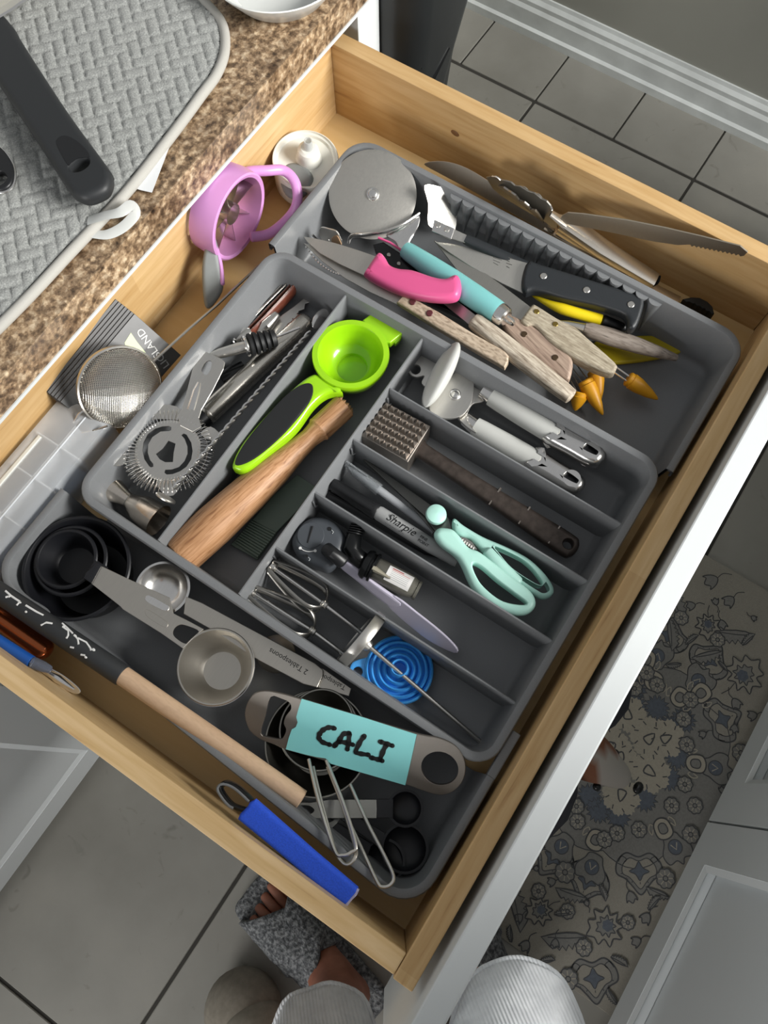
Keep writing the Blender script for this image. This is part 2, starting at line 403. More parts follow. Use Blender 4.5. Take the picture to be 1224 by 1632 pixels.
def shaker(parent, x0, x1, z0, z1, y0, y1, rail, face):
    # face = -1: visible face looks to -y (at y0); +1: looks to +y (at y1)
    yf = y0 if face < 0 else y1
    d = thing_part = None
    P = Pl((0, (y0 + y1) / 2, 0), (1, 0, 0), (0, -1, 0))
    mb = MB().plate(P, [(x0, z0), (x1, z0), (x1, z1), (x0, z1)], abs(y1 - y0), 0.0015, holes=[[(x0 + rail, z0 + rail), (x1 - rail, z0 + rail), (x1 - rail, z1 - rail), (x0 + rail, z1 - rail)]])
    d = put('door', mb, M['white'], parent)
    r2 = rail + 0.0
    yc = y0 + 0.008 if face < 0 else y1 - 0.008
    mb = MB().plate(Pl((0, yc, 0), (1, 0, 0), (0, face, 0)), [((x0 + r2 - 0.002) * 1, z0 + r2 - 0.002) if 0 else (q, w) for q, w in [((x0 + r2) , z0 + r2), ((x1 - r2), z0 + r2), ((x1 - r2), z1 - r2), ((x0 + r2), z1 - r2)]] if face < 0 else [(-a, b) for a, b in [(x0 + r2, z0 + r2), (x1 - r2, z0 + r2), (x1 - r2, z1 - r2), (x0 + r2, z1 - r2)]], 0.006)
    put('door_panel', mb, M['white'], d)
    # sloped moulding around the panel
    mb = MB(); a = [(x0 + rail, z0 + rail), (x1 - rail, z0 + rail), (x1 - rail, z1 - rail), (x0 + rail, z1 - rail)]; k = 0.009
    b = [(x0 + rail + k, z0 + rail + k), (x1 - rail - k, z0 + rail + k), (x1 - rail - k, z1 - rail - k), (x0 + rail + k, z1 - rail - k)]
    ya = yf - face * 0.0008; yb = yc + face * 0.0032
    vs = [(x, ya, z) for x, z in a] + [(x, yb, z) for x, z in b] + [(x, yb - face * 0.004, z) for x, z in a]
    mb.add(vs, [[i, (i + 1) % 4, 4 + (i + 1) % 4, 4 + i] for i in range(4)] + [[4 + i, 4 + (i + 1) % 4, 8 + (i + 1) % 4, 8 + i] for i in range(4)] + [[8 + i, 8 + (i + 1) % 4, (i + 1) % 4, i] for i in range(4)])
    put('moulding', mb, M['white'], d, smooth=0)
    return d
shaker(cb, -0.62, -0.068, -0.757, -0.02, 0.487, 0.5075, 0.07, -1)
shaker(cb, -0.062, 0.702, -0.757, -0.215, 0.487, 0.4879, 0.07, -1) if 0 else None
oc = thing('base_cabinet', 'white panelled cabinet facing the drawer across the patterned rug', 'cabinet', (0.3, -0.7, FZ))
put('carcass', MB().box(-0.9, -1.0, FZ + 0.09, 1.46, -0.412, 0.03), M['white'], oc)
put('toe_kick', MB().box(-0.9, -0.9, FZ, 1.46, -0.47, FZ + 0.09), M['white'], oc)
shaker(oc, -0.36, 0.3095, -0.765, -0.02, -0.411, -0.390, 0.068, 1)
shaker(oc, 0.983, 1.45, -0.765, -0.02, -0.411, -0.390, 0.068, 1)
shaker(oc, 0.3125, 0.98, -0.765, -0.02, -0.411, -0.390, 0.068, 1)

# ---------------------------------------------------------------- the drawer
BZ = -0.0884
M['pine_x'] = wood('drawer_wood_side', '#cba976', '#dabc8e', (0, 1, 0), 1.8, 0.42, stave=0.22, dark='#b48f62', contrast=0.5)
M['pine_y'] = wood('drawer_wood_front', '#cba976', '#dabc8e', (1, 0, 0), 1.8, 0.42, stave=0.22, dark='#b48f62', contrast=0.5)
M['pine_b'] = wood('drawer_wood_bottom', '#cfae76', '#dabd8a', (0, 1, 0), 0.8, 0.5, contrast=0.9)
dr = thing('drawer', 'open wooden utensil drawer with a white front panel', 'drawer', (0.32, 0.25, BZ - 0.03))
put('side_panel', MB().box(-0.016, 0.0003, -0.105, 0.0, 0.516, 0.0, 0.0012), M['pine_x'], dr)
put('side_panel', MB().box(0.637, 0.0003, -0.105, 0.6545, 0.516, 0.0, 0.0012), M['pine_x'], dr)
put('back_panel', MB().box(0.0, 0.5, -0.105, 0.637, 0.516, 0.0, 0.0012), M['pine_y'], dr)
put('front_board', MB().box(-0.018, -0.0155, -0.105, 0.6565, 0.0, 0.0, 0.0012), M['pine_y'], dr)
put('bottom', MB().box(0.0, 0.0, BZ - 0.009, 0.637, 0.5, BZ), M['pine_b'], dr)
put('front_panel', MB().box(-0.065, -0.0405, -0.2, 0.704, -0.0215, 0.02, 0.0015), M['white'], dr, label='white painted front panel')
put('knot', MB().ell(planeA := V((0.6368, 0.352, -0.033)), (0.0006, 0, 0), (0, 0.005, 0.001), (0, -0.001, 0.003), 10, 6), plain('wood_knot', '#6d4a29', 0.6), dr)

# ---------------------------------------------------------------- organiser trays
def tray(name, label, x0, y0, x1, y1, zt, zb, r, draft, mat, open_side=None, rim=0.0075, th=0.0022):
    T = thing(name, label, 'tray', ((x0 + x1) / 2, (y0 + y1) / 2, zb))
    def ring(d, z, rr): return [V((x, y, z)) for x, y in rrect(x0 + d, y0 + d, x1 - d, y1 - d, max(0.003, rr - d), 7)]
    # outer lip -> rim top -> inner wall -> floor
    sec = [ring(0.0, zt - 0.010, r), ring(0.0, zt - 0.0016, r), ring(0.0010, zt - 0.0003, r), ring(0.0025, zt, r), ring(rim - 0.002, zt, r), ring(rim - 0.0006, zt - 0.0006, r), ring(rim, zt - 0.002, r),
           ring(rim + draft * 0.8, zb + th + 0.006, r), ring(rim + draft * 0.9 + 0.0015, zb + th + 0.0025, r), ring(rim + draft + 0.005, zb + th, r)]
    low = [ring(rim + draft + 0.005, zb, r), ring(rim + draft * 0.8 - th, zb + 0.006, r), ring(rim - th, zt - 0.003, r), ring(th, zt - 0.003, r), ring(th, zt - 0.010, r)]
    mb = MB(); n = len(sec[0])
    allr = sec + low
    for q in allr: mb.v += q
    def link(a, b):
        for i in range(n): mb.f.append([a * n + i, a * n + (i + 1) % n, b * n + (i + 1) % n, b * n + i]); mb.m.append(0)
    for i in range(len(sec) - 1): link(i, i + 1)
    mb.f.append([(len(sec) - 1) * n + i for i in range(n)]); mb.m.append(0)
    for i in range(len(sec), len(allr) - 1): link(i, i + 1)
    link(len(allr) - 1, 0)
    mb.f.append([len(sec) * n + i for i in range(n)]); mb.m.append(0)
    o = put('shell', mb, mat, T, smooth=0)
    if open_side:
        bm = bmesh.new(); bm.from_mesh(o.data); x, sg = open_side
        bmesh.ops.bisect_plane(bm, geom=bm.verts[:] + bm.edges[:] + bm.faces[:], plane_co=V((x, 0, 0)) - OFF[T], plane_no=(-sg, 0, 0), clear_outer=True)
        bm.to_mesh(o.data); bm.free()
    o.data.shade_smooth(); o.data.set_sharp_from_angle(angle=math.radians(40))
    return T
TZ, SZ, TB = -0.025, -0.031, BZ + 0.0055
TF = TB + 0.0022                                  # centre tray floor
SF = BZ + 0.0006 + 0.0022                         # side tray floor
ctray = tray('organizer_tray', 'grey plastic cutlery organizer with long and short slots, middle section', 0.1312, 0.0118, 0.428, 0.4225, TZ, TB, 0.022, 0.006, M['tray'])
ktray = tray('organizer_tray', 'grey plastic sliding organizer section full of knives', 0.375, 0.004, 0.5825, 0.432, SZ, BZ + 0.0006, 0.026, 0.006, M['tray'], (0.4286, 1))
mtray = tray('organizer_tray', 'grey plastic sliding organizer section holding measuring cups and spoons', 0.0185, 0.004, 0.19, 0.436, SZ, BZ + 0.0006, 0.030, 0.006, M['tray'], (0.1306, -1))
for v in mtray.children[0].data.vertices:      # this section sits slightly askew along the drawer side
    p = v.co + OFF[mtray]; w = max(0.0, min(1.0, (0.1306 - p.x) / (0.1306 - 0.0185))); v.co.x += w * (0.0172 + 0.048 * p.y - 0.0185)
def divider(T, a, b, zt, z0, t=0.0024, name='divider'):
    a, b = V(a), V(b); d = (b - a).normalized(); s = V((-d.y, d.x, 0)) * t / 2
    mb = MB(); vs = []
    for z, k in ((z0, 1.5), (zt - 0.001, 1.0), (zt, 0.45)):
        for p, q in ((a, 1), (b, 1), (b, -1), (a, -1)): vs.append((p.x + s.x * q * k, p.y + s.y * q * k, z))
    fs = [[3, 2, 1, 0], [8, 9, 10, 11]] + [[l * 4 + i, l * 4 + (i + 1) % 4, l * 4 + 4 + (i + 1) % 4, l * 4 + 4 + i] for l in (0, 1) for i in range(4)]
    mb.add(vs, fs); return put(name, mb, M['tray'], T)
xa, xb, yf = 0.1385, 0.4212, 0.0190
divider(ctray, (xa + .001, 0.3355, 0), (xb - .001, 0.337, 0), TZ - 0.0035, TF)
divider(ctray, (xa + .001, 0.252, 0), (xb - .001, 0.2535, 0), TZ - 0.0035, TF)
for x in (0.364, 0.3055, 0.2468, 0.1888): divider(ctray, (x, yf + .001, 0), (x, 0.2515, 0), TZ - 0.0075, TF, 0.0022)
for x in (0.364, 0.3055, 0.2468, 0.1888): put('clip', MB().sweep([(x - 0.006, 0.2500, TZ - 0.016), (x - 0.006, 0.2495, TZ - 0.028), (x - 0.003, 0.2490, TZ - 0.031)], 0.0009, 6), M['tray'], ctray)
# corrugated inside wall of the knife section
for i in range(17): put('rib', MB().sweep([(0.5752, 0.095 + 0.0135 * i, SZ - 0.004), (0.5700, 0.095 + 0.0135 * i, SZ - 0.048)], (0.0068, 0.0003), 14, up=(1, 0, 0)), M['tray'], ktray)
put('floor_slide', MB().box(0.1290, 0.030, BZ + 0.0006, 0.200, 0.410, BZ + 0.0027), M['tray'], mtray)
put('floor_slide', MB().box(0.360, 0.030, BZ + 0.0006, 0.4300, 0.405, BZ + 0.0027), M['tray'], ktray)
put('front_lip', MB().box(0.1304, 0.004, SZ - 0.010, 0.170, 0.0114, SZ, 0.0012), M['tray'], mtray)
# ================================================================== long slot beside the counter: bar tools
def bar_axis(a, b): return at(*a), at(*b)
# wooden-handled corkscrew
M['redwood'] = wood('reddish_wood', '#6d3a2c', '#8a4b38', (0.55, 0.8, 0), 2, 0.35)
A, B = at(372, 530, -0.072), at(461, 438, -0.066)
ck = thing('corkscrew', 'folded corkscrew with reddish wooden scales and steel levers', 'corkscrew', (A + B) / 2 - V((0, 0, .012)))
d = (B - A).normalized(); sd = V((d.y, -d.x, 0))
L = (B - A).length
def along(t, s=0.0, h=0.0): return A + d * L * t + sd * s + V((0, 0, h))
put('scale', MB().sweep([along(0, 0), along(.3, .0005), along(.7, 0), along(1, 0)], (0.0026, 0.0075), 12, rc=0.003), M['redwood'], ck)
put('scale', MB().sweep([along(.05, .0155), along(.35, .016), along(.7, .0155), along(1.04, .0145)], (0.0030, 0.0075), 12, rc=0.003), M['redwood'], ck)
for s, t0, t1, h in ((0.0045, .05, 1.0, .001), (0.0075, -.02, .98, .003), (0.0108, 0.0, 1.02, .001)):
    put('liner', MB().sweep([along(t0, s), along((t0 + t1) / 2, s, h), along(t1, s)], (0.0008, 0.0062), 8, e=4), M['chrome'], ck)
for t in (.02, .98, 1.03): put('pin', MB().lathe(along(t, -.003, .002), sd, [(0, .0022), (.021, .0022)], 12), M['chrome'], ck)
put('lever', MB().sweep([along(.14, .020, -.001), along(.3, .0225, .004), along(.52, .021, .003)], [(.004, .004), (.0062, .006), (.0048, .004)], 12, rc=.003), M['steel'], ck)
P = Pl(along(.5, .026, -.004), d, (0, 0, 1))
o = [(-.045, -.001), (-.03, .0035), (-.012, .004), (.005, .0035), (.02, .001), (.036, -.0005), (.044, -.004), (.0435, -.0055), (.037, -.0042), (.033, -.0075), (.029, -.0052), (.024, -.0085), (.019, -.006), (.012, -.009), (.0, -.0075), (-.008, -.0105), (-.016, -.008), (-.026, -.0105), (-.04, -.007)]
put('boot_lever', MB().plate(P, o, 0.0022, 0.0004), M['steel'], ck)
hx = []
for i in range(60):
    t = i / 59; a = t * 5 * 2 * math.pi; q = along(.32 + .42 * t, .036, -.006); hx.append(q + sd * .0034 * math.cos(a) + V((0, 0, .0034 * math.sin(a))))
put('worm', MB().sweep(hx, .0009, 6), M['chrome'], ck)
# steel muddler
A, B = at(322, 668, -0.068), at(494, 507, -0.066)
mu = thing('muddler', 'long cylindrical stainless steel muddler with a rounded end', 'muddler', (A + B) / 2 - V((0, 0, .012)))
r = .0100
put('rod', MB().sweep([A, A.lerp(B, .3), A.lerp(B, .7), B], r, 28, rc=.007), steel('muddler_steel', '#dbd6cc', .27, math.atan2((B - A).y, (B - A).x)), mu)
put('band', MB().sweep([A.lerp(B, .05), A.lerp(B, .058)], r * 1.03, 28), M['steeld'], mu)
put('end_pad', MB().sweep([A - (B - A).normalized() * .012, A + (B - A).normalized() * .004], r * .98, 28), M['black'], mu)
# pourers
def pourer(label, a, b, tip, tube, s=1.0):
    A, B = at(*a), at(*b); d = (B - A).normalized(); L = (B - A).length
    T = thing('bottle_pourer', label, 'bottle pourer', (A + B) / 2 - V((0, 0, .012)), 'bottle pourers in the bar slot')
    put('collar', MB().lathe(A - d * .0012, d, [(0, .0075 * s), (.0006, .0098 * s), (.0022, .0104 * s), (.0034, .0098 * s), (.004, .008 * s)], 28), M['chrome'], T)
    prof = [(.003, .0085 * s), (.0042, .0105 * s), (L * .22, .0108 * s)]
    for i in range(4):
        t = L * (.26 + .18 * i); r0 = (.0108 - .0007 * i) * s
        prof += [(t, r0 - .0022), (t + .0009, r0 - .0022), (t + .0012, r0), (t + L * .13, r0 - .0004)]
    prof += [(L - .0008, .0078 * s), (L, .006 * s)]
    put('stopper', MB().lathe(A, d, prof, 28), M['rubber'], T)
    if tube: put('air_tube', MB().sweep([B - d * .003, at(*tube)], .0012, 8), M['chrome'], T)
    if tip:
        Q = at(*tip); put('spout', MB().sweep([A + d * .001, A.lerp(Q, .3), A.lerp(Q, .75), Q], [(.0052, .005), (.0056, .0044), (.005, .0036), (.0036, .0028)], 14), M['steel'], T)
    return T
pourer('black ribbed pourer with steel spout lying across the steel muddler', (391, 552, -.044), (440, 538, -.047), (337, 567, -.046), (478, 522, -.042))
pourer('black finned pourer half hidden beside the corkscrew', (374, 541, -.067), (334, 560, -.069), (400, 528, -.066), None, .95)
put('pourer_cap', MB().lathe(at(392, 588, -.070), (at(345, 610, -.070) - at(392, 588, -.070)), [(0, .004), (.0008, .0085), (.012, .009), (.0245, .0075), (.025, .003)], 24), M['blackg'], loc=at(370, 600, -.085))
tag(bpy.data.objects['pourer_cap'], 'glossy black cap in the shade under the pourer spout', 'cap')
# twisted bar spoon
A, B = at(262, 796, -.028), at(519, 500, -.062)
bs = thing('bar_spoon', 'thin twisted steel bar spoon lying along the divider', 'spoon', (A + B) / 2 - V((0, 0, .02)))
d = (B - A).normalized(); e1 = d.orthogonal().normalized(); e2 = d.cross(e1); L = (B - A).length
mb = MB()
for ph in (0, math.pi):
    hx = []
    for i in range(190):
        t = .05 + .84 * i / 189; a = t * L / .0088 * 2 * math.pi / 2 + ph; hx.append(A + d * L * t + (e1 * math.cos(a) + e2 * math.sin(a)) * .00115)
    mb.sweep(hx, .0014, 6)
put('twisted_stem', mb, M['chrome'], bs)
put('end_disc', MB().lathe(A - V((0, 0, .001)), d + V((0, 0, .5)), [(0, .002), (.0008, .0088), (.0018, .0092), (.0028, .0085), (.0034, .002)], 26), M['steel'], bs)
Pb = A + d * L * .95
put('bowl', MB().ell(Pb + d * .004, d * .013, e1 * .0075, e2 * .0028), M['chrome'], bs)
# hawthorne strainer
C = V(at(268, 718, -.040)); zc = -.040
hs = thing('cocktail_strainer', 'round steel cocktail strainer with a coiled spring and slotted face', 'strainer', C - V((0, 0, .02)))
P = tri((268, 718, -.040), (340, 716, -.042), (330, 588, -.040))
P = Pl(P.hit(268, 718), at(330, 588, -.040) - at(268, 718, -.040), P.n)
def hp(l): return P.px2(l)
rdisc = px(52, 268, 718, -.04)
def q3(l): return hp([(180 + x / 6.8, 640 + y / 6.8) for x, y in l])
a1 = q3([(610, 272), (635, 285), (632, 315), (610, 325), (520, 330), (430, 390), (385, 470), (380, 560), (405, 640), (440, 680), (440, 710), (415, 718), (395, 705), (345, 630), (325, 540), (335, 450), (380, 360), (460, 300), (540, 275)])
a2 = q3([(745, 370), (770, 352), (800, 365), (850, 450), (865, 540), (850, 630), (800, 710), (730, 760), (650, 790), (585, 795), (562, 775), (570, 745), (640, 742), (720, 715), (780, 650), (812, 570), (810, 490), (780, 410)])
a3 = q3([(605, 430), (680, 462), (660, 560), (652, 660), (570, 662), (510, 630), (470, 575), (545, 515)])
put('face', MB().plate(P, circ(0, 0, rdisc, 48), .0011, .0003, [a1, a2, a3], 1, h0=.0012), M['steel'], hs, label='steel face with curved slots')
hd = hp([(288, 680), (283, 664), (290, 655), (297, 632), (306, 596), (314, 562), (319, 558), (354, 574), (359, 580), (357, 590), (340, 624), (322, 655), (318, 668), (322, 682), (308, 690)])
hole = hp(cr([(326, 598), (322, 592), (327, 581), (334, 577), (338, 580), (336, 591), (331, 599)], 3))
put('handle', MB().plate(P, hd, .0012, .0004, [hole], 1, h0=.0026), M['steel'], hs)
put('handle_ridge', MB().sweep([P.hit(304, 655) + P.n * .002, P.hit(313, 626) + P.n * .003, P.hit(318, 612) + P.n * .003], [(.004, .0015), (.0034, .0026), (.0018, .001)], 10), M['chrome'], hs)
for l in ([(200, 738), (181, 742), (174, 733), (178, 724), (198, 712)], [(222, 672), (226, 655), (246, 646), (282, 648), (292, 668), (252, 668)], [(320, 690), (336, 680), (352, 694), (346, 702), (330, 700)], [(250, 764), (258, 784), (276, 790), (290, 764)]):
    put('rim_tab', MB().plate(P, hp(cr(l, 3)), .0010, .0002, h0=.0004), M['steel'], hs)
mb = MB(); N = 62; ri, ro = px(44, 268, 718, -.04), px(73, 268, 718, -.04); rm, ra = (ri + ro) / 2, (ro - ri) / 2
hx = []
for i in range(N * 12):
    a = 2 * math.pi * i / (N * 12); b = a * N; rr = rm + ra * math.cos(b); hx.append(P.to3(rr * math.cos(a), rr * math.sin(a), -.0015 + .0038 * math.sin(b)))
put('spring', mb.sweep(hx, .00048, 5, closed=True), M['chrome'], hs)
rr = [P.to3((rm + .002) * math.cos(a), (rm + .002) * math.sin(a), -.001) for a in [2 * math.pi * i / 60 for i in range(60)]]
put('spring_wire', MB().sweep(rr, .0006, 5, closed=True), M['steeld'], hs)
# jigger
A, W_, B = at(172, 775, -.063), at(206, 798, -.063), at(252, 830, -.063)
d = (B - A).normalized(); L1 = (W_ - A).length; L = (B - A).length
jg = thing('jigger', 'double ended steel jigger lying on its side below the strainer', 'jigger', W_ - V((0, 0, .016)))
j1 = [(L1, .0064), (L1 * .8, .0075), (.001, .0125), (0, .0132), (-.0006, .0128), (.0006, .0121), (L1 * .75, .0068), (L1 * .9, .0)]
put('small_cup', MB().lathe(A, d, j1, 40), steel('jigger_steel', '#d8cfc3', .2, brush=.06), jg)
j2 = [(L1, .0064), (L1 + .006, .0098), (L1 + .014, .0132), (L - .001, .0158), (L + .0003, .0162), (L + .0005, .0156), (L1 + .014, .0126), (L1 + .007, .009), (L1 + .004, .0)]
put('large_cup', MB().lathe(A, d, j2, 40), bpy.data.materials['jigger_steel'], jg)
put('waist_ring', MB().lathe(A, d, [(L1 - .0008, .0062), (L1 - .0004, .0069), (L1 + .0004, .0069), (L1 + .0008, .0062)], 36), M['steeld'], jg)

# ================================================================== second long slot: citrus squeezer and muddler
M['lime'] = plain('lime_enamel', '#92c814', 0.24, coat=.4)
z = -.040
P = flat(z); sq = thing('citrus_squeezer', 'lime green citrus squeezer with black grip inserts', 'citrus squeezer', at(500, 620, -.07))
Cb = at(559, 566, z); ro, ri = px(62, 559, 566, z), px(51, 559, 566, z)
body = cr(P.px2([(497, 596), (470, 615), (427, 657), (386, 705), (370, 738), (375, 748), (394, 748), (427, 722), (470, 684), (499, 645), (522, 627), (546, 624), (528, 611), (512, 599)]), 5)
ins = cr(P.px2([(488, 612), (499, 617.5), (493, 643), (456, 689), (413, 727), (384, 742), (375, 736), (393, 703), (431, 657), (463, 625)]), 5)
put('handle', MB().plate(P, body, .016, .0045, steps=4, h0=.001), M['lime'], sq)
put('grip_insert', MB().plate(P, ins, .003, .0012, h0=.0022), M['rubber'], sq, label='black rubber grip insert')
c2 = P.to2(Cb)
prof = [(-.028, 0), (-.030, ro * .45), (-.024, ro * .78), (-.004, ro * .98), (.0005, ro), (.003, ro * .985), (.0032, ri * 1.03), (.0015, ri), (-.006, ri * .97), (-.018, ri * .74), (-.0225, ri * .52), (-.0225, ri * .50), (-.0255, ri * .47), (-.0245, ri * .25), (-.024, 0)]
put('bowl', MB().lathe(Cb, (0, 0, 1), prof, 56), M['lime'], sq)
tab = P.px2([(577, 512), (593, 500), (605, 490), (611, 491), (644, 519), (645, 524), (641, 533), (622, 548), (606, 545)])
put('hinge_tab', MB().plate(P, tab, .010, .0018, steps=3, h0=.002), M['lime'], sq)
put('hinge_hook', MB().plate(P, P.px2([(641, 533), (636, 540), (630, 545), (626, 541), (634, 528)]), .006, .001, h0=-.003), M['lime'], sq)
# wooden muddler
A, B = at(284, 889, -.0605), at(557, 640, -.057)
d = (B - A).normalized(); L = (B - A).length
wm = thing('muddler', 'turned wooden muddler with a toothed head', 'muddler', (A + B) / 2 - V((0, 0, .018)))
M['mudwood'] = wood('muddler_wood', '#a3764f', '#bd9069', d, 6, .5, dark='#85593a', contrast=.36)
def wr_(u, v): return px(1, u, v, -.058)
k = px(1, 420, 760, -.058)
put('body', MB().lathe(A, d, [(0, k * 24), (.002, k * 30), (.006, k * 32.5), (L * .2, k * 33.5), (L * .4, k * 30.5), (L * .55, k * 26), (L * .68, k * 18.5), (L * .755, k * 16.4), (L * .80, k * 18.6), (L * .812, k * 21.8), (L * .818, k * 21.6), (L * .822, k * 21), (L * .828, k * 21.3), (L * .95, k * 21.6), (L * .965, k * 21.4), (L * .965, 0)], 40), M['mudwood'], wm)
e1 = d.orthogonal().normalized(); e2 = d.cross(e1)
for i in range(-3, 4):
    for j in range(-3, 4):
        if i * i + j * j > 10: continue
        q = A + d * L * .962 + e1 * i * .0030 + e2 * j * .0030
        put('tooth', MB().add([q + e1 * .00148 + e2 * .00148, q - e1 * .00148 + e2 * .00148, q - e1 * .00148 - e2 * .00148, q + e1 * .00148 - e2 * .00148, q + d * .0045], [(0, 1, 4), (1, 2, 4), (2, 3, 4), (3, 0, 4), (3, 2, 1, 0)]), M['mudwood'], wm, smooth=0)
# dark green ribbed tool on the slot floor
M['dgreen'] = plain('dark_green_plastic', '#5c6a5f', .45)
P = flat(TF + .004); gt = thing('ribbed_scraper', 'dark green ribbed plastic scraper lying under the wooden muddler', 'scraper', at(440, 820, TF))
put('plate', MB().plate(P, P.px2([(474, 757), (508, 780), (440, 850), (402, 830), (436, 790)]), .004, .001), M['dgreen'], gt)
put('base', MB().plate(P, P.px2([(402, 828), (442, 849), (410, 892), (368, 868)]), .003, .0005, h0=.0005), M['dgreen'], gt)
for i in range(11):
    t = (i + .5) / 11; a = (402 + (374 - 402) * t, 830 + (866 - 830) * t); b = (441 + (411 - 441) * t, 850 + (890 - 850) * t)
    put('rib', MB().sweep([P.hit(*a) + V((0, 0, .002)), P.hit(*b) + V((0, 0, .002))], (.0009, .0016), 6), M['dgreen'], gt)
# ================================================================== short slots
# can opener
M['grip'] = plain('pale_grey_grip', '#b9bab6', .55, bmp=.05, scale=900)
co = thing('can_opener', 'steel can opener with pale grey handles and an oval turning knob', 'can opener', at(800, 660, TF))
def steelplate(T, name, pts, z, th, holes=(), k=4, mat=None, bev=.0004, smoothp=True):
    P = flat(z); return put(name, MB().plate(P, cr(P.px2(pts), k) if smoothp else P.px2(pts), th, bev, [P.px2(h) for h in holes]), mat or M['steel'], T)
steelplate(co, 'cutting_plate', [(648, 588), (650, 577), (660, 565), (678, 560), (700, 566), (722, 578), (716, 606), (690, 622), (672, 612), (676, 600), (664, 602), (654, 598)], -.056, .003, [circ(662.5, 590, 8, 16)])
steelplate(co, 'gear_plate', [(735, 586), (746, 592), (755, 604), (752, 640), (738, 662), (716, 668), (692, 664), (684, 648), (700, 622)], -.052, .003, mat=M['steel'])
steelplate(co, 'link_plate', [(752, 603), (764, 601), (780, 610), (782, 622), (772, 640), (752, 646), (744, 670), (758, 690), (738, 676), (728, 660), (746, 640)], -.058, .003)
put('rivet', MB().lathe(at(725, 629, -.0505), (0, 0, 1), [(0, .0055), (.001, .0055), (.0016, .0045), (.0012, .0036), (.002, .002), (.002, 0)], 24), M['chrome'], co)
put('feed_wheel', MB().lathe(at(690, 642, -.062), (0, 0, 1), [(0, .009), (.006, .009)], 18), M['steeld'], co)
C = at(703, 597, -.033); X = at(728, 546, -.033) - at(678, 648, -.033); X = X / 2; Yd = V((0, 0, 1)).cross(X).normalized()
nrm = (Yd + V((0, 0, .42))).normalized(); wz = X.normalized().cross(nrm)
put('turning_knob', MB().ell(C, X * 1.0, nrm * .0082, wz * .0190, 30, 18), M['grip'], co)
def co_handle(a, g0, g1, e, z0, z1, hole):
    P0, G0, G1, E_ = at(*a, z0), at(*g0, z0), at(*g1, z1), at(*e, z1); dd = (E_ - P0).normalized()
    put('ferrule', MB().sweep([P0, G0 + dd * .002], [(.0070, .0068), (.0082, .008)], 20), M['chrome'], co)
    put('grip', MB().sweep([G0, G0.lerp(G1, .12), G0.lerp(G1, .5), G0.lerp(G1, .85), G1], [(.0090, .0088), (.0095, .0092), (.0101, .0096), (.0100, .0094), (.0096, .009)], 24), M['grip'], co)
    s = dd.cross(V((0, 0, 1)))
    Pp = Pl(G1, dd, (0, 0, 1)); Le = (E_ - G1).length
    out = cr([(-.010, .0100), (Le * .35, .0104), (Le * .72, .0104), (Le * .93, .0078), (Le, 0), (Le * .93, -.0078), (Le * .72, -.0104), (Le * .35, -.0104), (-.010, -.0100), (-.003, 0)], 4)
    put('end_cap', MB().plate(Pp, out, .0186, .0075, [circ(Le * .70, 0, .0058, 20)], 5), M['chrome'], co)
    put('hole_shade_plug', MB().lathe(Pp.to3(Le * .70, 0, -.007), (0, 0, 1), [(0, 0), (0, .0072), (.0142, .0072), (.0142, .0050), (.0120, .0040), (.0120, 0)], 24), M['black'], co)  # black plug added to paint the shade inside the hanging hole
co_handle((770, 622), (784, 632), (888, 695), (965, 728), -.052, -.048, None)
co_handle((742, 668), (757, 680), (858, 737), (929, 782), -.066, -.064, None)
# meat tenderizer
M['iron'] = steel('cast_metal', '#a09890', .40)
M['ironh'] = plain('dark_cast_handle', '#4a423d', .42, metal=.55, var=.25, scale=160)
mt = thing('meat_tenderizer', 'metal meat tenderizer with a spiked square head', 'meat tenderizer', at(740, 760, TF))
zt = -.048; P = flat(zt)
hc = [(614, 640), (686, 679), (650, 737), (575, 693)]
hq = P.px2(hc)
put('head', MB().plate(P, hq, .028, .0008, h0=0), M['iron'], mt)
a, b, c_, d_ = [V(q) for q in hq]; NI, NJ = 7, 6
ex, ey = (b - a) / NI, (d_ - a) / NJ
mesh = None
for i in range(NI):
    for j in range(NJ):
        q = a + ex * (i + .5) + ey * (j + .5)
        if mesh is None:
            vs = [(s * ex + t * ey) * .47 for s, t in ((-1, -1), (1, -1), (1, 1), (-1, 1))]
            mesh = bpy.data.meshes.new('spike'); mesh.from_pydata([(v.x, v.y, 0) for v in vs] + [(0, 0, .0058)], [], [(0, 1, 4), (1, 2, 4), (2, 3, 4), (3, 0, 4), (3, 2, 1, 0)] if sarea([tuple(v) for v in vs]) > 0 else [(1, 0, 4), (2, 1, 4), (3, 2, 4), (0, 3, 4), (0, 1, 2, 3)])
            mesh.materials.append(M['iron']); mesh.update()
        o = bpy.data.objects.new('spike', mesh); COL.objects.link(o); o.parent = mt; o.location = P.to3(q.x, q.y, 0) - OFF[mt]
A, B = at(662, 712, -.062), at(918, 880, -.064); d = (B - A).normalized(); L = (B - A).length
Ph = Pl(A, d, (0, 0, 1))
out = cr([(0, .011), (.006, .0082), (.016, .0072), (L * .4, .0078), (L * .62, .0090), (L * .93, .0108), (L * .985, .0080), (L, 0), (L * .985, -.0080), (L * .93, -.0108), (L * .62, -.0090), (L * .4, -.0078), (.016, -.0072), (.006, -.0082), (0, -.011)], 3)
put('handle', MB().plate(Ph, out, .011, .004, [circ(L - .0095, 0, .0042, 16)], 3), M['ironh'], mt)
for t in (.5, .68, .86): put('handle_band', MB().sweep([Ph.to3(L * t, -.0095, .0045), Ph.to3(L * t, .0095, .0045)], (.0008, .0012), 6), M['iron'], mt)

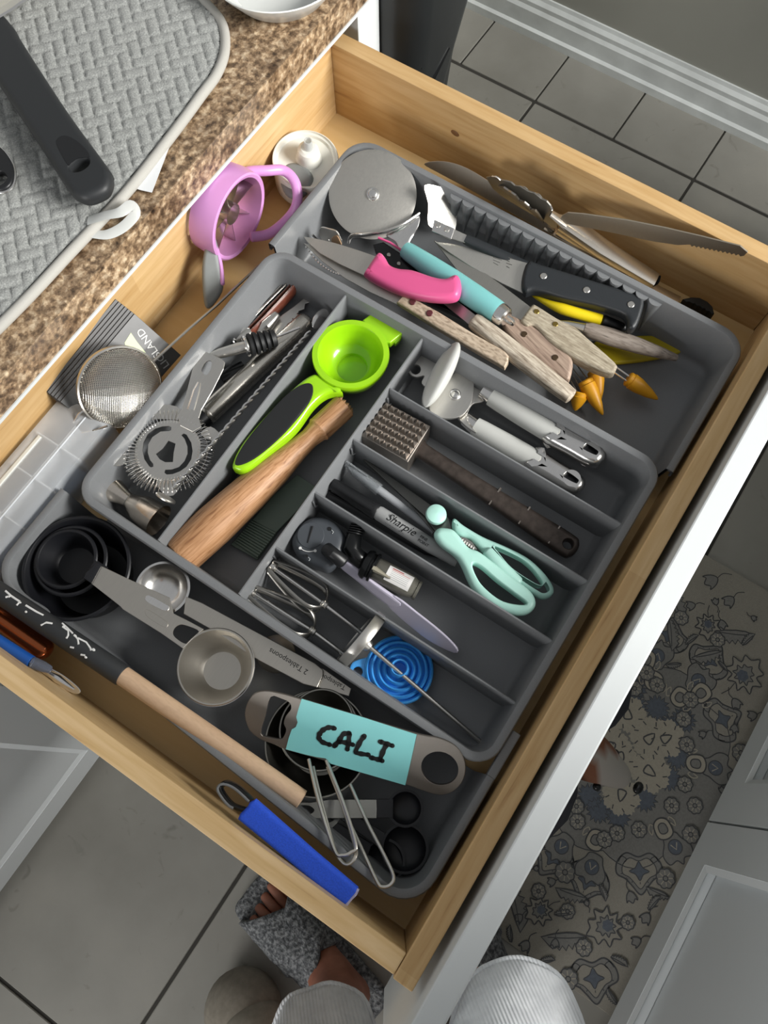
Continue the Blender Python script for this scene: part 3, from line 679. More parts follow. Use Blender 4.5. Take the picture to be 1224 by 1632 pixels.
# felt marker, pens
def dirs(A, B): d = (B - A).normalized(); return d, (B - A).length
A, B = at(529, 771, -.060), at(729, 896, -.0605); d, L = dirs(A, B)
mk = thing('marker_pen', 'grey felt marker with a black cap beside the mint scissors', 'marker', (A + B) / 2 - V((0, 0, .012)), None)
k = px(1, 620, 820, -.06); Lc = (at(604, 813, -.06) - A).length
put('barrel', MB().lathe(A, d, [(Lc - .002, k * 10), (Lc + .002, k * 12), (L * .8, k * 12), (L * .88, k * 10.5), (L * .98, k * 9.5), (L, k * 8), (L, 0)], 28), plain('marker_grey', '#9b9c9c', .4), mk)
put('cap', MB().lathe(A, d, [(0, 0), (0, k * 9.5), (.002, k * 10.5), (Lc * .9, k * 13), (Lc - .001, k * 13.2), (Lc, k * 12), (Lc - .002, k * 9)], 28), M['black'], mk)
up = (CAM - (A + B) / 2); up = (up - d * up.dot(d)).normalized()
put('cap_clip', MB().sweep([A + d * .002 + up * .0065, A + d * Lc * .5 + up * .0082, A + d * Lc * .92 + up * .0078], (.0022, .0008), 8, up=up), M['black'], mk)
yd = up.cross(d)
def onmk(t, s): return A + d * t + yd * s + up * math.sqrt(max(0, (k * 12.15) ** 2 - s * s))
tx = text('Sharpie', .0098, onmk(Lc + .010, -.0012), d, yd, M['ink'], mk, shear=.35)
text('Permanent Marker', .0028, onmk(Lc + .010, -.0042), d, yd, M['ink'], mk)
text('FINE\nPOINT', .0036, onmk(Lc + .044, .0010), d, yd, M['ink'], mk)
A, B = at(520, 786, -.070), at(700, 888, -.072)
bp = thing('pen', 'black pen tucked under the grey felt marker', 'pen', (A + B) / 2 - V((0, 0, .006)))
d, L = dirs(A, B)
put('barrel', MB().lathe(A, d, [(0, 0), (0, .0035), (.002, .0046), (L * .9, .0046), (L, .0015)], 18), M['black'], bp)
put('clip', MB().sweep([A + d * .004 + V((.001, .002, .005)), A + d * .045 + V((.001, .002, .0055))], (.0016, .0007), 6), M['blackg'], bp)
M['clear'] = plain('clear_plastic', '#d9dde0', .12, trans=.85, ior=1.3)
M['frost'] = plain('frosted_plastic', '#c9ccd0', .3, trans=.45, ior=1.3)
A, B = at(550, 740, -.056), at(692, 846, -.064); d, L = dirs(A, B); Lc = (at(606, 779, -.058) - A).length
cp = thing('pen', 'slim pen with a clear cap next to the dark scissor blades', 'pen', (A + B) / 2 - V((0, 0, .008)))
put('barrel', MB().lathe(A, d, [(Lc * .25, .0012), (Lc * .5, .0028), (Lc, .0036), (L, .0036), (L, 0)], 18), M['frost'], cp)
put('cap', MB().lathe(A, d, [(0, 0), (.0003, .0018), (.012, .0046), (Lc * .8, .0056), (Lc, .0056), (Lc, .0048), (.012, .0038), (.003, 0)], 22), M['clear'], cp)
put('cap_clip', MB().sweep([A + d * .004 + V((.002, .003, .004)), A + d * Lc * .7 + V((.002, .003, .0065))], (.0014, .0007), 6), M['clear'], cp)
# scissors
M['mint'] = plain('mint_plastic', '#a4cfc4', .38)
ss = thing('scissors', 'mint green kitchen scissors with dark blades pointing at the pens', 'scissors', at(740, 870, TF))
def o5(l, x0=680, y0=800, s=5.564): return [(x0 + x / s, y0 + y / s) for x, y in l]
P = flat(-.040)
h1 = cr(P.px2(o5([(65, 290), (110, 232), (220, 240), (290, 300), (370, 400), (480, 450), (700, 620), (900, 770), (965, 870), (950, 950), (870, 1000), (740, 990), (560, 910), (400, 760), (310, 570), (250, 480), (120, 380)])), 5)
hh1 = cr(P.px2(o5([(408, 555), (480, 580), (620, 700), (780, 820), (880, 900), (800, 910), (650, 870), (500, 750), (430, 640)])), 5)
put('lower_handle', MB().plate(P, h1, .013, .0052, [hh1], 5, h0=.0035), M['mint'], ss)
P2 = flat(-.047)
h2 = cr(P2.px2(o5([(240, 145), (330, 210), (500, 310), (700, 395), (900, 500), (1050, 640), (1125, 760), (1110, 830), (1030, 860), (940, 820), (740, 680), (520, 480), (470, 420), (380, 330), (285, 300), (228, 240)])), 5)
hh2 = cr(P2.px2(o5([(600, 395), (740, 450), (900, 570), (1000, 690), (1015, 735), (950, 715), (760, 590), (640, 455)])), 5)
put('upper_handle', MB().plate(P2, h2, .011, .0042, [hh2], 4, h0=.003), M['mint'], ss)
put('inner_grip', MB().sweep([at(774, 876, -.044), at(800, 905, -.043), at(830, 930, -.045)], [(.0052, .004), (.0056, .0045), (.0045, .003)], 14, rc=.003), M['mint'], ss)
put('nutcracker_jaw', MB().plate(P2, P2.px2(o5([(300, 312), (345, 320), (400, 355), (450, 425), (420, 425), (330, 370)])), .004, .0004, h0=.001), M['steeld'], ss)
for i in range(7):
    t = i / 6; put('jaw_tooth', MB().sweep([at(735 + 21 * t, 857 + 15 * t, -.0445), at(733 + 21 * t, 861 + 15 * t, -.0445)], .0006, 5), M['chrome'], ss)
Pc = at(694, 822, -.046)
put('pivot_cap', MB().lathe(Pc, (0.1, -.1, 1), [(0, .0085), (.003, .0092), (.0055, .0085), (.007, .0055), (.0074, 0)], 32), M['mint'], ss)
Pp = tri((694, 830, -.052), (581, 734, -.062), (720, 800, -.052))
put('blade', MB().plate(Pp, Pp.px2([(579, 733), (584, 733), (668, 792), (715, 826), (722, 850), (700, 856), (676, 822), (640, 790)]), .0022, .0004), steel('scissor_blade', '#6b6b68', .35), ss)
Pp = tri((694, 830, -.056), (581, 734, -.066), (720, 800, -.056))
put('blade', MB().plate(Pp, Pp.px2([(579, 736), (650, 800), (690, 848), (712, 858), (700, 836), (640, 786)]), .0022, .0004), bpy.data.materials['scissor_blade'], ss)

# grey slotted device
M['dgrey'] = plain('dark_grey_plastic', '#43474c', .42)
gd = thing('dial_gadget', 'dark grey rounded plastic gadget with a slotted dial and black spout', 'gadget', at(505, 860, TF))
zt = -.050; P = flat(zt)
def o6(l): return [(460 + x / 5.1, 800 + y / 5.1) for x, y in l]
put('body', MB().plate(P, cr(P.px2(o6([(200, 110), (330, 130), (440, 230), (468, 320), (410, 450), (320, 535), (220, 510), (70, 430), (18, 300), (80, 180)])), 5), .026, .0075, steps=4, h0=0), M['dgrey'], gd)
dc = P.to2(P.hit(*o6([(180, 272)])[0])); rr = px(21.5, 495, 853, zt)
put('dial', MB().plate(P, circ(dc[0], dc[1], rr, 36), .0012, .0004, h0=.0006), M['dgrey'], gd)
put('dial_slot', MB().sweep([P.hit(*o6([(195, 200)])[0]) + V((0, 0, .0008)), P.hit(*o6([(155, 335)])[0]) + V((0, 0, .0008))], (.0009, .0005), 6), M['ink'], gd)
put('port', MB().plate(P, circ(*P.to2(P.hit(525, 843)), .0018, 14), .0006, h0=.0004), M['ink'], gd)
put('port', MB().plate(P, circ(*P.to2(P.hit(488.5, 886)), .0012, 14), .0006, h0=.0004), M['ink'], gd)
put('printed_arc', MB().ribbon(P, cr(P.px2(o6([(95, 378), (130, 398), (170, 405), (215, 398)])), 4, False), .0006, .0003), M['whiteink'], gd)
for u, v in o6([(95, 376), (216, 398)]): put('printed_mark', MB().plate(P, circ(*P.to2(P.hit(u, v)), .0013, 12), .0004, h0=.0005), M['whiteink'], gd)
for u, v in o6([(360, 245), (170, 465)]): put('printed_mark', MB().ribbon(P, P.px2([(u - 2, v - 3), (u + 1, v), (u - 1, v + 3)]), .0006, .0003), M['lock'], gd)
put('spout', MB().sweep([at(517, 872, -.046), at(530, 882, -.042), at(550, 899, -.048)], [(.006, .005), (.0058, .0055), (.0062, .006)], 16, rc=.003), M['black'], gd)
# pump bottle
A, B = at(572, 893, -.060), at(667, 942, -.064); d, L = dirs(A, B)
pb = thing('pump_bottle', 'small clear bottle with black pump top and printed white sticker', 'bottle', (A + B) / 2 - V((0, 0, .015)))
k = px(1, 620, 910, -.06)
put('collar', MB().lathe(A, d, [(.003, k * 14), (.005, k * 22), (.008, k * 25), (.010, k * 25), (.011, k * 22), (.0125, k * 22), (.0135, k * 25), (.0155, k * 25), (.0165, k * 20)], 32), M['blackg'], pb)
put('vial', MB().lathe(A, d, [(.014, k * 17), (.016, k * 19.5), (L * .78, k * 20), (L * .88, k * 18), (L * .95, k * 15), (L * .96, k * 16.5), (L, k * 16), (L, k * 13), (L * .9, k * 12), (L * .8, k * 17.5), (.018, k * 17)], 32), plain('smoked_clear', '#a9a79c', .06, trans=.75, ior=1.35), pb)
put('inner_tube', MB().lathe(A, d, [(.012, k * 11), (L * .62, k * 11), (L * .62, 0)], 20), M['black'], pb)
put('dip_strip', MB().sweep([at(594, 905, -.050), at(622, 922, -.051)], (.003, .0008), 6), plain('tan_strip', '#8b8676', .5), pb)
e = at(584, 868, -.058)
put('pump_head', MB().sweep([A + d * .006, A + V((.001, .004, .003)), at(560, 874, -.054), at(566, 846, -.052)], [(k * 15,) * 2, (k * 15,) * 2, (k * 15,) * 2, (k * 12,) * 2], 18, rc=.003), M['blackg'], pb)
for i in range(5): put('grip_ring', MB().lathe(at(565 + i * 1.6, 852 - i * 3.4, -.052), at(566, 846, -.052) - at(560, 874, -.054), [(0, k * 10), (.0002, k * 13.2), (.0010, k * 13.2), (.0012, k * 10)], 22), M['black'], pb)
up = (CAM - B); up = (up - d * up.dot(d)).normalized(); sdv = up.cross(d)
def onb(t, a): return A + d * t + (up * math.cos(a) + sdv * math.sin(a)) * k * 20.3
mb = MB(); n = 8
for i in range(n + 1):
    a = -0.45 + 1.35 * i / n
    mb.v += [onb(L * .46, a), onb(L * .86, a)]
mb.f = [[2 * i, 2 * i + 1, 2 * i + 3, 2 * i + 2] for i in range(n)]; mb.m = [0] * n
put('sticker', mb, plain('white_paper', '#d8d6d4', .6), pb)
for i in range(7):
    a = .70 - i * .14
    t0 = L * .52; put('sticker_print', MB().sweep([onb(t0, a) , onb(L * (.81 if i else .70), a)], .00022 if i else .0005, 5), plain('red_print', '#b5544e', .6) if i < 2 else M['lock'], pb)
# white plastic knife
wk = thing('plastic_knife', 'lilac white plastic knife leaning along the slot divider', 'knife', at(640, 970, TF))
P = tri((548, 900, -.062), (729, 1035, -.066), (665, 974, -.058))
put('handle', MB().plate(P, cr(P.px2([(543, 903), (548, 895), (556, 895), (598, 929), (640, 960), (626, 966), (609, 957), (571, 926)]), 3), .004, .0015), plain('lilac_plastic', '#c4bfd0', .35), wk)
put('blade', MB().plate(P, cr(P.px2([(606, 948), (630, 950), (665, 976), (705, 1008), (729, 1033), (724, 1040), (690, 1024), (662, 1004), (625, 972)]), 3), .0022, .0008), bpy.data.materials['lilac_plastic'], wk)

# whisk beaters
def beater(label, top, neck, end, zt, zn, ze):
    A, Nk, E_ = at(*top, zt), at(*neck, zn), at(*end, ze); d, L = dirs(A, Nk)
    T = thing('mixer_beater', label, 'beater', (A + Nk) / 2 - V((0, 0, .02)), 'mixer beaters')
    put('shaft', MB().sweep([A, Nk, E_], .0020, 12, rc=.001), M['chrome'], T)
    e1 = V((0, 0, 1)) - d * d.z; e1.normalize(); e2 = d.cross(e1)
    for i in range(4):
        a = math.radians(40 + 90 * i); q = e1 * math.cos(a) + e2 * math.sin(a)
        pts = [(0, .001), (.003, .006), (.10, .0085), (.45, .0145), (.75, .0175), (.90, .0155), (.985, .009), (1.0, .002)]
        pts = [A + d * L * t + q * r for t, r in pts]
        pts = [V(p) for p in cr([tuple(p) for p in pts], 5, False)]
        put('wire_loop', MB().sweep(pts, (.0021, .0008), 8, up=q), M['steeld'], T)
    put('hub', MB().lathe(A - d * .001, d, [(0, .003), (.001, .005), (.005, .005), (.006, .003)], 14), M['steel'], T)
    put('ferrule', MB().lathe(Nk - d * .003, d, [(0, .002), (.001, .0034), (.006, .0034), (.007, .002)], 14), M['steel'], T)
beater('chrome mixer beater resting highest, against the slot divider', (432, 902), (516, 962), (578, 1010), -.050, -.056, -.062)
beater('chrome mixer beater lying lower, nearest the steel spoon handle', (398, 942), (497, 1005), (552, 1046), -.058, -.062, -.066)
# dial thermometer
A, B = at(581, 1024, -.0525), at(774, 1189, -.078); d, L = dirs(A, B)
th = thing('dial_thermometer', 'dial thermometer standing on edge with a long thin steel probe', 'thermometer', A - V((0, 0, .028)))
R_ = px(57, 575, 1018, -.054) * .93
put('case', MB().lathe(A, d, [(-.007, 0), (-.007, R_ * .9), (-.0085, R_ * .92), (-.0085, R_ * .98), (-.007, R_), (-.001, R_), (.0008, R_ * .96), (.001, R_ * .6), (.002, .006), (.006, .004), (.006, 0)], 56), M['steel'], th)
put('glass', MB().lathe(A, d, [(-.0078, 0), (-.0078, R_ * .91), (-.0072, R_ * .91), (-.0072, 0)], 40), M['clear'], th)
put('probe', MB().sweep([A + d * .004, A.lerp(B, .5), B - d * .004, B], [.0019, .0019, .0019, .0006], 14), M['steel'], th)
# funnel
M['blue'] = plain('blue_silicone', '#45a0ea', .42)
C = at(636, 1068, -.074); R_ = px(55, 636, 1068, -.074)
fn = thing('collapsible_funnel', 'blue collapsible silicone funnel folded into rings', 'funnel', V((C.x, C.y, TF)))
pf = [(-.005, R_ * .9), (0, R_ * .98), (.002, R_), (.0045, R_ * .975), (.0055, R_ * .93), (.003, R_ * .88)]
for i, r in enumerate((.79, .60, .42)):
    z0 = .0002 + .0012 * i; pf += [(z0, R_ * (r + .065)), (z0 + .0045, R_ * (r + .04)), (z0 + .0062, R_ * r), (z0 + .005, R_ * (r - .045)), (z0 + .0004, R_ * (r - .075))]
pf += [(.004, R_ * .30), (.010, R_ * .275), (.0155, R_ * .25), (.0165, R_ * .23), (.0155, R_ * .20), (.004, R_ * .19), (.003, 0)]
ax = (CAM - C).normalized() * .35 + V((0, 0, 1))
put('cone', MB().lathe(C, (0.02, .0, 1), pf, 56), M['blue'], fn)
P = flat(-.074)
put('hang_tab', MB().plate(P, cr(P.px2([(596, 1050), (580, 1049), (562, 1056), (557, 1070), (561, 1084), (574, 1093), (588, 1094), (600, 1088)]), 4), .004, .0015, [circ(*P.to2(P.hit(570, 1071)), px(8, 570, 1071, -.074), 18)]), M['blue'], fn)
# ================================================================== knife section
KF = SF
def knife_handle(T, name, pts, P, th, mat, bev=.004, k=4, holes=(), h0=None):
    return put(name, MB().plate(P, cr(P.px2(pts), k) if k else P.px2(pts), th, bev, [P.px2(h) for h in holes], 4, h0=h0), mat, T)
def rivets(T, pts, P, h, r, mat, name='rivet'):
    for u, v in pts:
        p = P.hit(u, v); put(name, MB().lathe(p + P.n * (h - .001), P.n, [(0, r), (.0012, r), (.0016, r * .85), (.0017, 0)], 18), mat, T)
# pizza cutter
pc = thing('pizza_cutter', 'pizza cutter with teal handle and large round steel wheel', 'pizza cutter', at(640, 380, KF))
C = at(594, 310, -.043); nrm = ((CAM - C).normalized() + V((0, 0, .8))).normalized(); PW = Pl(C, (1, 0, 0), nrm); R_ = px(70, 594, 310, -.043)
put('wheel', MB().lathe(C, nrm, [(-.0007, 0), (-.0007, R_ * .93), (0, R_), (.0007, R_ * .93), (.0007, 0)], 72), steel('wheel_steel', '#c6c3bc', .42, brush=.06), pc)
put('hub', MB().lathe(C, nrm, [(-.004, .006), (.0015, .0065), (.0025, .0060), (.003, .0045), (.004, .0042), (.0046, .0032), (.0046, 0)], 24), M['chrome'], pc)
def pw(u, v, h=0.0): return PW.hit(u, v) + nrm * h
g = [V(p) for p in cr([tuple(pw(*q)) for q in ((556, 384, -.004), (562, 377, .003), (585, 377, .007), (615, 372, .007), (640, 362, .006), (658, 350, .004), (668, 342, .002))], 5, False)]
put('guard', MB().sweep(g, [(.0014, .0035)] + [(.002, .0042)] * (len(g) - 2) + [(.0012, .003)], 12, up=nrm, rc=.001), M['chrome'], pc)
put('fork', MB().plate(PW, cr(PW.px2([(628, 366), (650, 352), (668, 344), (669, 356), (662, 372), (655, 384), (648, 396), (636, 398), (630, 386), (616, 376)]), 4), .007, .002, h0=.002), M['chrome'], pc)
A, B = at(646, 398, -.050), at(795, 499, -.036); d = (B - A).normalized(); k = px(1, 700, 430, -.042)
M['teal'] = plain('teal_plastic', '#7dc0c0', .33)
put('handle', MB().sweep([A.lerp(B, t) for t in (0, .04, .25, .5, .75, .97, 1)], [k * 13, k * 14.5, k * 17, k * 19, k * 19, k * 18, k * 17], 28), M['teal'], pc)
put('end_cap', MB().lathe(B - d * .001, d, [(0, k * 17), (.003, k * 17.5), (.009, k * 15.5), (.0105, k * 12), (.0105, 0)], 28), M['chrome'], pc)
lp = [B + d * .010 + V((0, 0, .004)), B + d * .0165 + V((0, 0, .003)), B + d * .017 + V((0, 0, -.003)), B + d * .009 + V((0, 0, -.005))]
put('hang_loop', MB().sweep([V(p) for p in cr([tuple(p) for p in lp], 4, False)], .0016, 8), M['chrome'], pc)
# pink paring knife
M['pink'] = plain('pink_plastic', '#d4588b', .38)
pk = thing('paring_knife', 'paring knife with a hot pink plastic handle', 'knife', at(620, 430, KF))
P = tri((600, 420, -.040), (730, 462, -.030), (590, 440, -.042))
put('blade', MB().plate(P, P.px2([(484, 377.5), (500, 380), (535, 388), (570, 399), (605, 411), (600, 436), (582, 440), (545, 423), (510, 404), (490, 386)]), .0016, .0003), M['blade'], pk)
knife_handle(pk, 'handle', [(600, 410), (607, 406), (614, 412), (622, 425), (636, 431), (658, 433.5), (690, 444), (710, 447), (725, 441), (733, 446), (735, 464), (727, 479), (697, 481.5), (656, 475), (617, 461.5), (584, 443), (583, 436)], P, .015, M['pink'], .006)
# black knife with pink rim, under the teal handle
bk = thing('sheathed_knife', 'black sheathed knife with a thin pink edge under the teal handle', 'knife', at(680, 460, KF))
P = tri((610, 395, -.058), (750, 512, -.066), (640, 440, -.062))
put('sheath', MB().plate(P, P.px2([(595, 392), (612, 388), (648, 412), (700, 452), (768, 506), (745, 512), (690, 488), (640, 458), (604, 420)]), .009, .002), M['blackg'], bk)
put('edge', MB().sweep([P.hit(603, 385) + V((0, 0, .006)), P.hit(622, 393) + V((0, 0, .006)), P.hit(646, 409) + V((0, 0, .006))], .0012, 8), M['pink'], bk)
rivets(bk, [(620, 410), (636, 424)], P, .0055, .002, M['steeld'])
# offset spatula
os_ = thing('offset_spatula', 'small steel spatula with bright blade, two rivets and black handle', 'spatula', at(720, 350, KF))
P = Pl(at(702, 328, -.046), (1, 0, 0), (-.2, -.71, .67))
put('blade', MB().plate(P, cr(P.px2([(676, 295), (700, 297), (716, 303), (725, 322), (728, 346), (722, 372), (700, 366), (682, 358), (682, 325)]), 3), .0012, .0003), steel('bright_blade', '#e4e2dc', .24, brush=.05), os_)
P2 = tri((693, 356, -.038), (745, 382, -.042), (720, 362, -.039))
put('tang_plate', MB().plate(P2, P2.px2([(692, 350), (725, 365), (719, 382), (688, 369)]), .0022, .0006), M['chrome'], os_)
rivets(os_, [(698, 360), (712, 366.5)], P2, .0016, .0026, M['steel'])
put('tang', MB().plate(P2, P2.px2([(722, 365), (744, 375), (741, 387), (718, 380)]), .0016, .0003), M['steel'], os_)
A, B = at(741, 381, -.043), at(856, 436, -.056)
put('handle', MB().sweep([A, A.lerp(B, .1), A.lerp(B, .6), B], [(.0042, .004), (.005, .0045), (.006, .0055), (.0062, .0055)], 16, e=3), M['char'], os_)
# chef knife
ch = thing('chef_knife', 'large kitchen knife with black three-rivet handle', 'knife', at(860, 450, KF))
P = tri((694, 386, -.050), (850, 440, -.044), (1005, 500, -.046))
P = tri((694, 386, -.050), (1005, 490, -.044), (850, 475, -.050))
put('blade', MB().plate(P, P.px2([(693, 386), (720, 389), (780, 403), (845, 421), (838, 470), (800, 452), (750, 425), (715, 402)]), .0018, .0004), steel('chef_blade', '#d5d2cb', .42), ch)
knife_handle(ch, 'handle', [(841, 421), (862, 426), (940, 450), (1020, 476), (1025, 484), (1021, 503), (1014, 522), (1007, 529), (999, 526), (998, 513), (988, 503), (947, 490), (900, 480), (866, 470), (848, 468), (838, 471), (831, 463), (832, 443)], P, .015, M['char'], .004, 3)
rivets(ch, [(865, 446), (933, 468), (1003, 491)], P, .0078, .0032, M['steel'])
text_m = plain('etched_mark', '#55534f', .5)
for i in range(4):
    a = P.hit(806 + i * .3, 410 + i * 5); put('etched_mark', MB().sweep([a + P.n * .001, P.hit(816 - (i % 2) * 4, 413 + i * 5) + P.n * .001], .00035, 4), text_m, ch)
for i in range(3):
    a = P.hit(786, 411 + i * 4); put('etched_mark', MB().sweep([a + P.n * .001, P.hit(800 - i * 3, 415.5 + i * 4) + P.n * .001], .00025, 4), text_m, ch)
# yellow and black peeler
M['yellow'] = plain('yellow_plastic', '#e3cb1e', .32)
yp = thing('peeler', 'yellow and black curved handle peeking from under the black-handled knife', 'peeler', at(910, 500, KF))
pts = [at(848, 470, -.060), at(875, 484, -.057), at(905, 495, -.056), at(958, 510, -.058)]
pts = [V(p) for p in cr([tuple(p) for p in pts], 4, False)]; n = len(pts)
put('handle', MB().sweep(pts, [(.001 + .0045 * min(1, i / (n - 1) * 1.7),) * 2 for i in range(n)], 16), M['yellow'], yp)
put('end', MB().sweep([at(958, 510, -.058), at(980, 518, -.060), at(1000, 524, -.062)], [(.0056, .0056), (.0054, .005), (.004, .004)], 14, rc=.002), M['black'], yp)
# wooden handled knives
def wd_(a, b): return (at(*b, 0) - at(*a, 0))
w1 = wood('speckled_wood', '#b5a28c', '#cdbca6', wd_((640, 478), (807, 577)), 5, .6, speck=.6, contrast=.4)
w2 = wood('worn_wood', '#9d9080', '#c6bcab', wd_((750, 508), (910, 635)), 6, .65, dark='#6b5d4e', contrast=.36, speck=.3)
w3 = wood('brown_wood', '#8d786a', '#ab9685', wd_((810, 510), (905, 605)), 5, .55, dark='#6d5a4a', contrast=.36)
w4 = wood('pale_worn_wood', '#9b907c', '#b7ad99', wd_((840, 500), (975, 590)), 6, .6, speck=.35, dark='#857a66', contrast=.38)
w5 = wood('grey_wood', '#7d7268', '#948a80', wd_((930, 520), (1080, 570)), 6, .6, dark='#5f564e', contrast=.36)
G = 'wooden handled knives'
k1 = thing('steak_knife', 'knife with speckled pale wooden handle and two maroon rivets', 'knife', at(720, 530, KF), G)
P = tri((640, 478, -.048), (807, 577, -.042), (633, 490, -.050))
put('handle', MB().plate(P, P.px2([(633, 485), (646.5, 471), (700, 500), (760, 537), (805, 562), (811, 570), (810, 579), (804, 588.5), (760, 563), (700, 527)]), .011, .002, steps=3), w1, k1)
rivets(k1, [(659, 485), (686, 503)], P, .0058, .0032, plain('maroon_rivet', '#5a2a2e', .45))
o = P.px2([(484, 388), (500, 392), (560, 424), (646, 472), (634, 486), (590, 466), (550, 444), (515, 418)])
n = len(o); mb = MB()
low = [(o[4][0], o[4][1])]
put('blade', MB().plate(P, o, .0016, .0003), M['blade'], k1)
for i in range(16):
    t = i / 15; u, v = 488 + 60 * t, 394 + 44 * t ** .85 + 8 * math.sin(t * 3)
    p = P.hit(u, v); put('serration', MB().ell(p, P.ex * .0016, P.ey * .0011, P.n * .0009, 6, 4), M['chrome'], k1)
k2 = thing('wooden_knife', 'round worn pale wooden knife handle in front of the brown one', 'knife', at(830, 570, KF), G)
A, B = at(752, 509, -.040), at(912, 634, -.043); k = px(1, 830, 570, -.041)
put('handle', MB().sweep([A.lerp(B, t) for t in (0, .05, .3, .6, .9, 1)], [(k * 12, k * 11), (k * 14, k * 12), (k * 16, k * 13), (k * 16, k * 13), (k * 14, k * 12), (k * 12.5, k * 11)], 20, e=2.6, rc=.002), w2, k2)
put('blade', MB().plate(tri((752, 509, -.044), (700, 470, -.050), (720, 500, -.048)), tri((752, 509, -.044), (700, 470, -.050), (720, 500, -.048)).px2([(762, 506), (700, 458), (676, 452), (690, 470), (748, 518)]), .0014), M['steeld'], k2)
k3 = thing('wooden_knife', 'brown wooden knife handle with two dark rivets, behind the worn one', 'knife', at(860, 555, KF), G)
P = tri((810, 510, -.052), (905, 600, -.050), (880, 560, -.050))
knife_handle(k3, 'handle', [(798, 510), (812, 506), (841, 519), (875, 541), (903, 564), (912, 580), (909, 603), (902, 610), (880, 598), (840, 568), (806, 534)], P, .014, w3, .004, 3)
rivets(k3, [(834.5, 538.5), (883.5, 575.5)], P, .0072, .0030, plain('dark_rivet', '#4a3b2a', .4, metal=.4))
put('blade', MB().plate(P, P.px2([(812, 507), (760, 462), (742, 456), (760, 492), (798, 528)]), .0016), M['steeld'], k3)
k4 = thing('wooden_knife', 'wide steel knife with pale wooden handle and two brass rivets', 'knife', at(880, 540, KF), G)
P = tri((847, 491, -.048), (978, 590, -.044), (828, 515, -.049))
knife_handle(k4, 'handle', [(847, 491), (856, 493), (886, 512), (916, 527), (935, 544), (978, 582), (980, 593), (973, 599), (948, 592), (907, 571), (877, 551), (858, 530), (848, 523), (838, 525), (829, 517), (836, 505)], P, .014, w4, .003, 3)
rivets(k4, [(854, 503), (883.5, 523)], P, .0072, .0026, plain('brass', '#9a8348', .3, metal=.9))
put('blade', MB().plate(P, P.px2([(847, 491), (828, 516), (790, 490), (740, 446), (706, 402), (692, 384), (740, 412), (800, 455)]), .0018, .0004), steel('wide_blade', '#b9b6b0', .42), k4)
k5 = thing('wooden_knife', 'grey wooden handle with steel ferrule lying on the yellow sheath', 'knife', at(1000, 545, KF), G)
A, B = at(929, 523, -.054), at(1080, 571, -.064); k = px(1, 1000, 545, -.058)
put('handle', MB().sweep([A.lerp(B, t) for t in (0, .08, .3, .6, .85, 1)], [(k * 9, k * 9), (k * 13, k * 11), (k * 15, k * 12), (k * 13, k * 11), (k * 9, k * 8), (k * 5.5, k * 5)], 20, rc=.001), w5, k5)
put('ferrule', MB().sweep([at(887, 513, -.052), at(905, 517, -.053), A + (B - A).normalized() * .002], [(.0012, .002), (.0035, .0035), (.0048, .0048)], 16), M['steel'], k5)
# yellow sheath
P = flat(KF + .004)
tag(put('knife_sheath', MB().plate(P, cr(P.px2([(1023, 536), (1067, 538), (1086, 543), (1094, 551), (1091, 559), (1078, 565), (1040, 574), (994, 580), (968, 579), (946, 560), (955, 542)]), 3), .006, .0025, steps=3), plain('dull_yellow_plastic', '#b3a020', .4), loc=at(1020, 555, KF)), 'flat yellow plastic knife sheath on the organizer floor', 'knife sheath')
# corn holders
M['corn'] = plain('corn_plastic', '#d99a1c', .4)
def corn(label, root, bs, tip, z0, z1):
    R0, B_, T_ = at(*root, z0), at(*bs, z0), at(*tip, z1); d = (T_ - B_).normalized(); L = (T_ - B_).length
    T = thing('corn_holder', label, 'corn holder', (B_ + T_) / 2 - V((0, 0, .008)), 'corn cob holders')
    put('cob', MB().lathe(B_, d, [(0, 0), (0, .0062), (.0012, .0072), (.004, .0070), (.0048, .0078), (L * .35, .0074), (L * .7, .0048), (L * .94, .0018), (L, 0)], 20), M['corn'], T)
    s = d.cross(V((0, 0, 1))).normalized() * .0028
    for q in (s, -s): put('prong', MB().sweep([B_ + q + d * .001, R0 + q], .0008, 6), M['chrome'], T)
corn('corn holder pointing furthest right, below the pale handle end', (972, 583), (1000, 603), (1049, 637), -.066, -.074)
corn('corn holder with steel prongs, in the middle of the cluster', (908, 574), (932, 606), (961, 662), -.064, -.074)
corn('corn holder tucked behind the middle one', (935, 560), (948, 592), (956, 640), -.071, -.077)
corn('corn holder mostly hidden under the round worn handle', (905, 590), (925, 625), (916, 655), -.068, -.077)
# small steel fitting in the corner
P = tri((530, 380, -.050), (545, 390, -.050), (515, 365, -.045))
cl = thing('steel_fitting', 'small bent steel fitting with a pin hole in the corner', 'fitting', at(530, 380, KF))
put('plate', MB().plate(P, cr(P.px2([(509, 372), (512, 362), (524, 364), (536, 368), (542, 378), (545, 390), (530, 388), (516, 384)]), 3), .0016, .0004, [circ(*P.to2(P.hit(525, 382)), .0011, 10)]), M['steel'], cl)
put('pad', MB().plate(P, cr(P.px2([(530, 378), (538, 374), (543, 382), (545, 390), (532, 388)]), 3), .001, .0003, h0=.0016), plain('tan_pad', '#a98b6c', .6), cl)
put('prong', MB().sweep([P.hit(502, 370) + P.n * .004, P.hit(507, 380) + P.n * .002], .0012, 6), M['chrome'], cl)

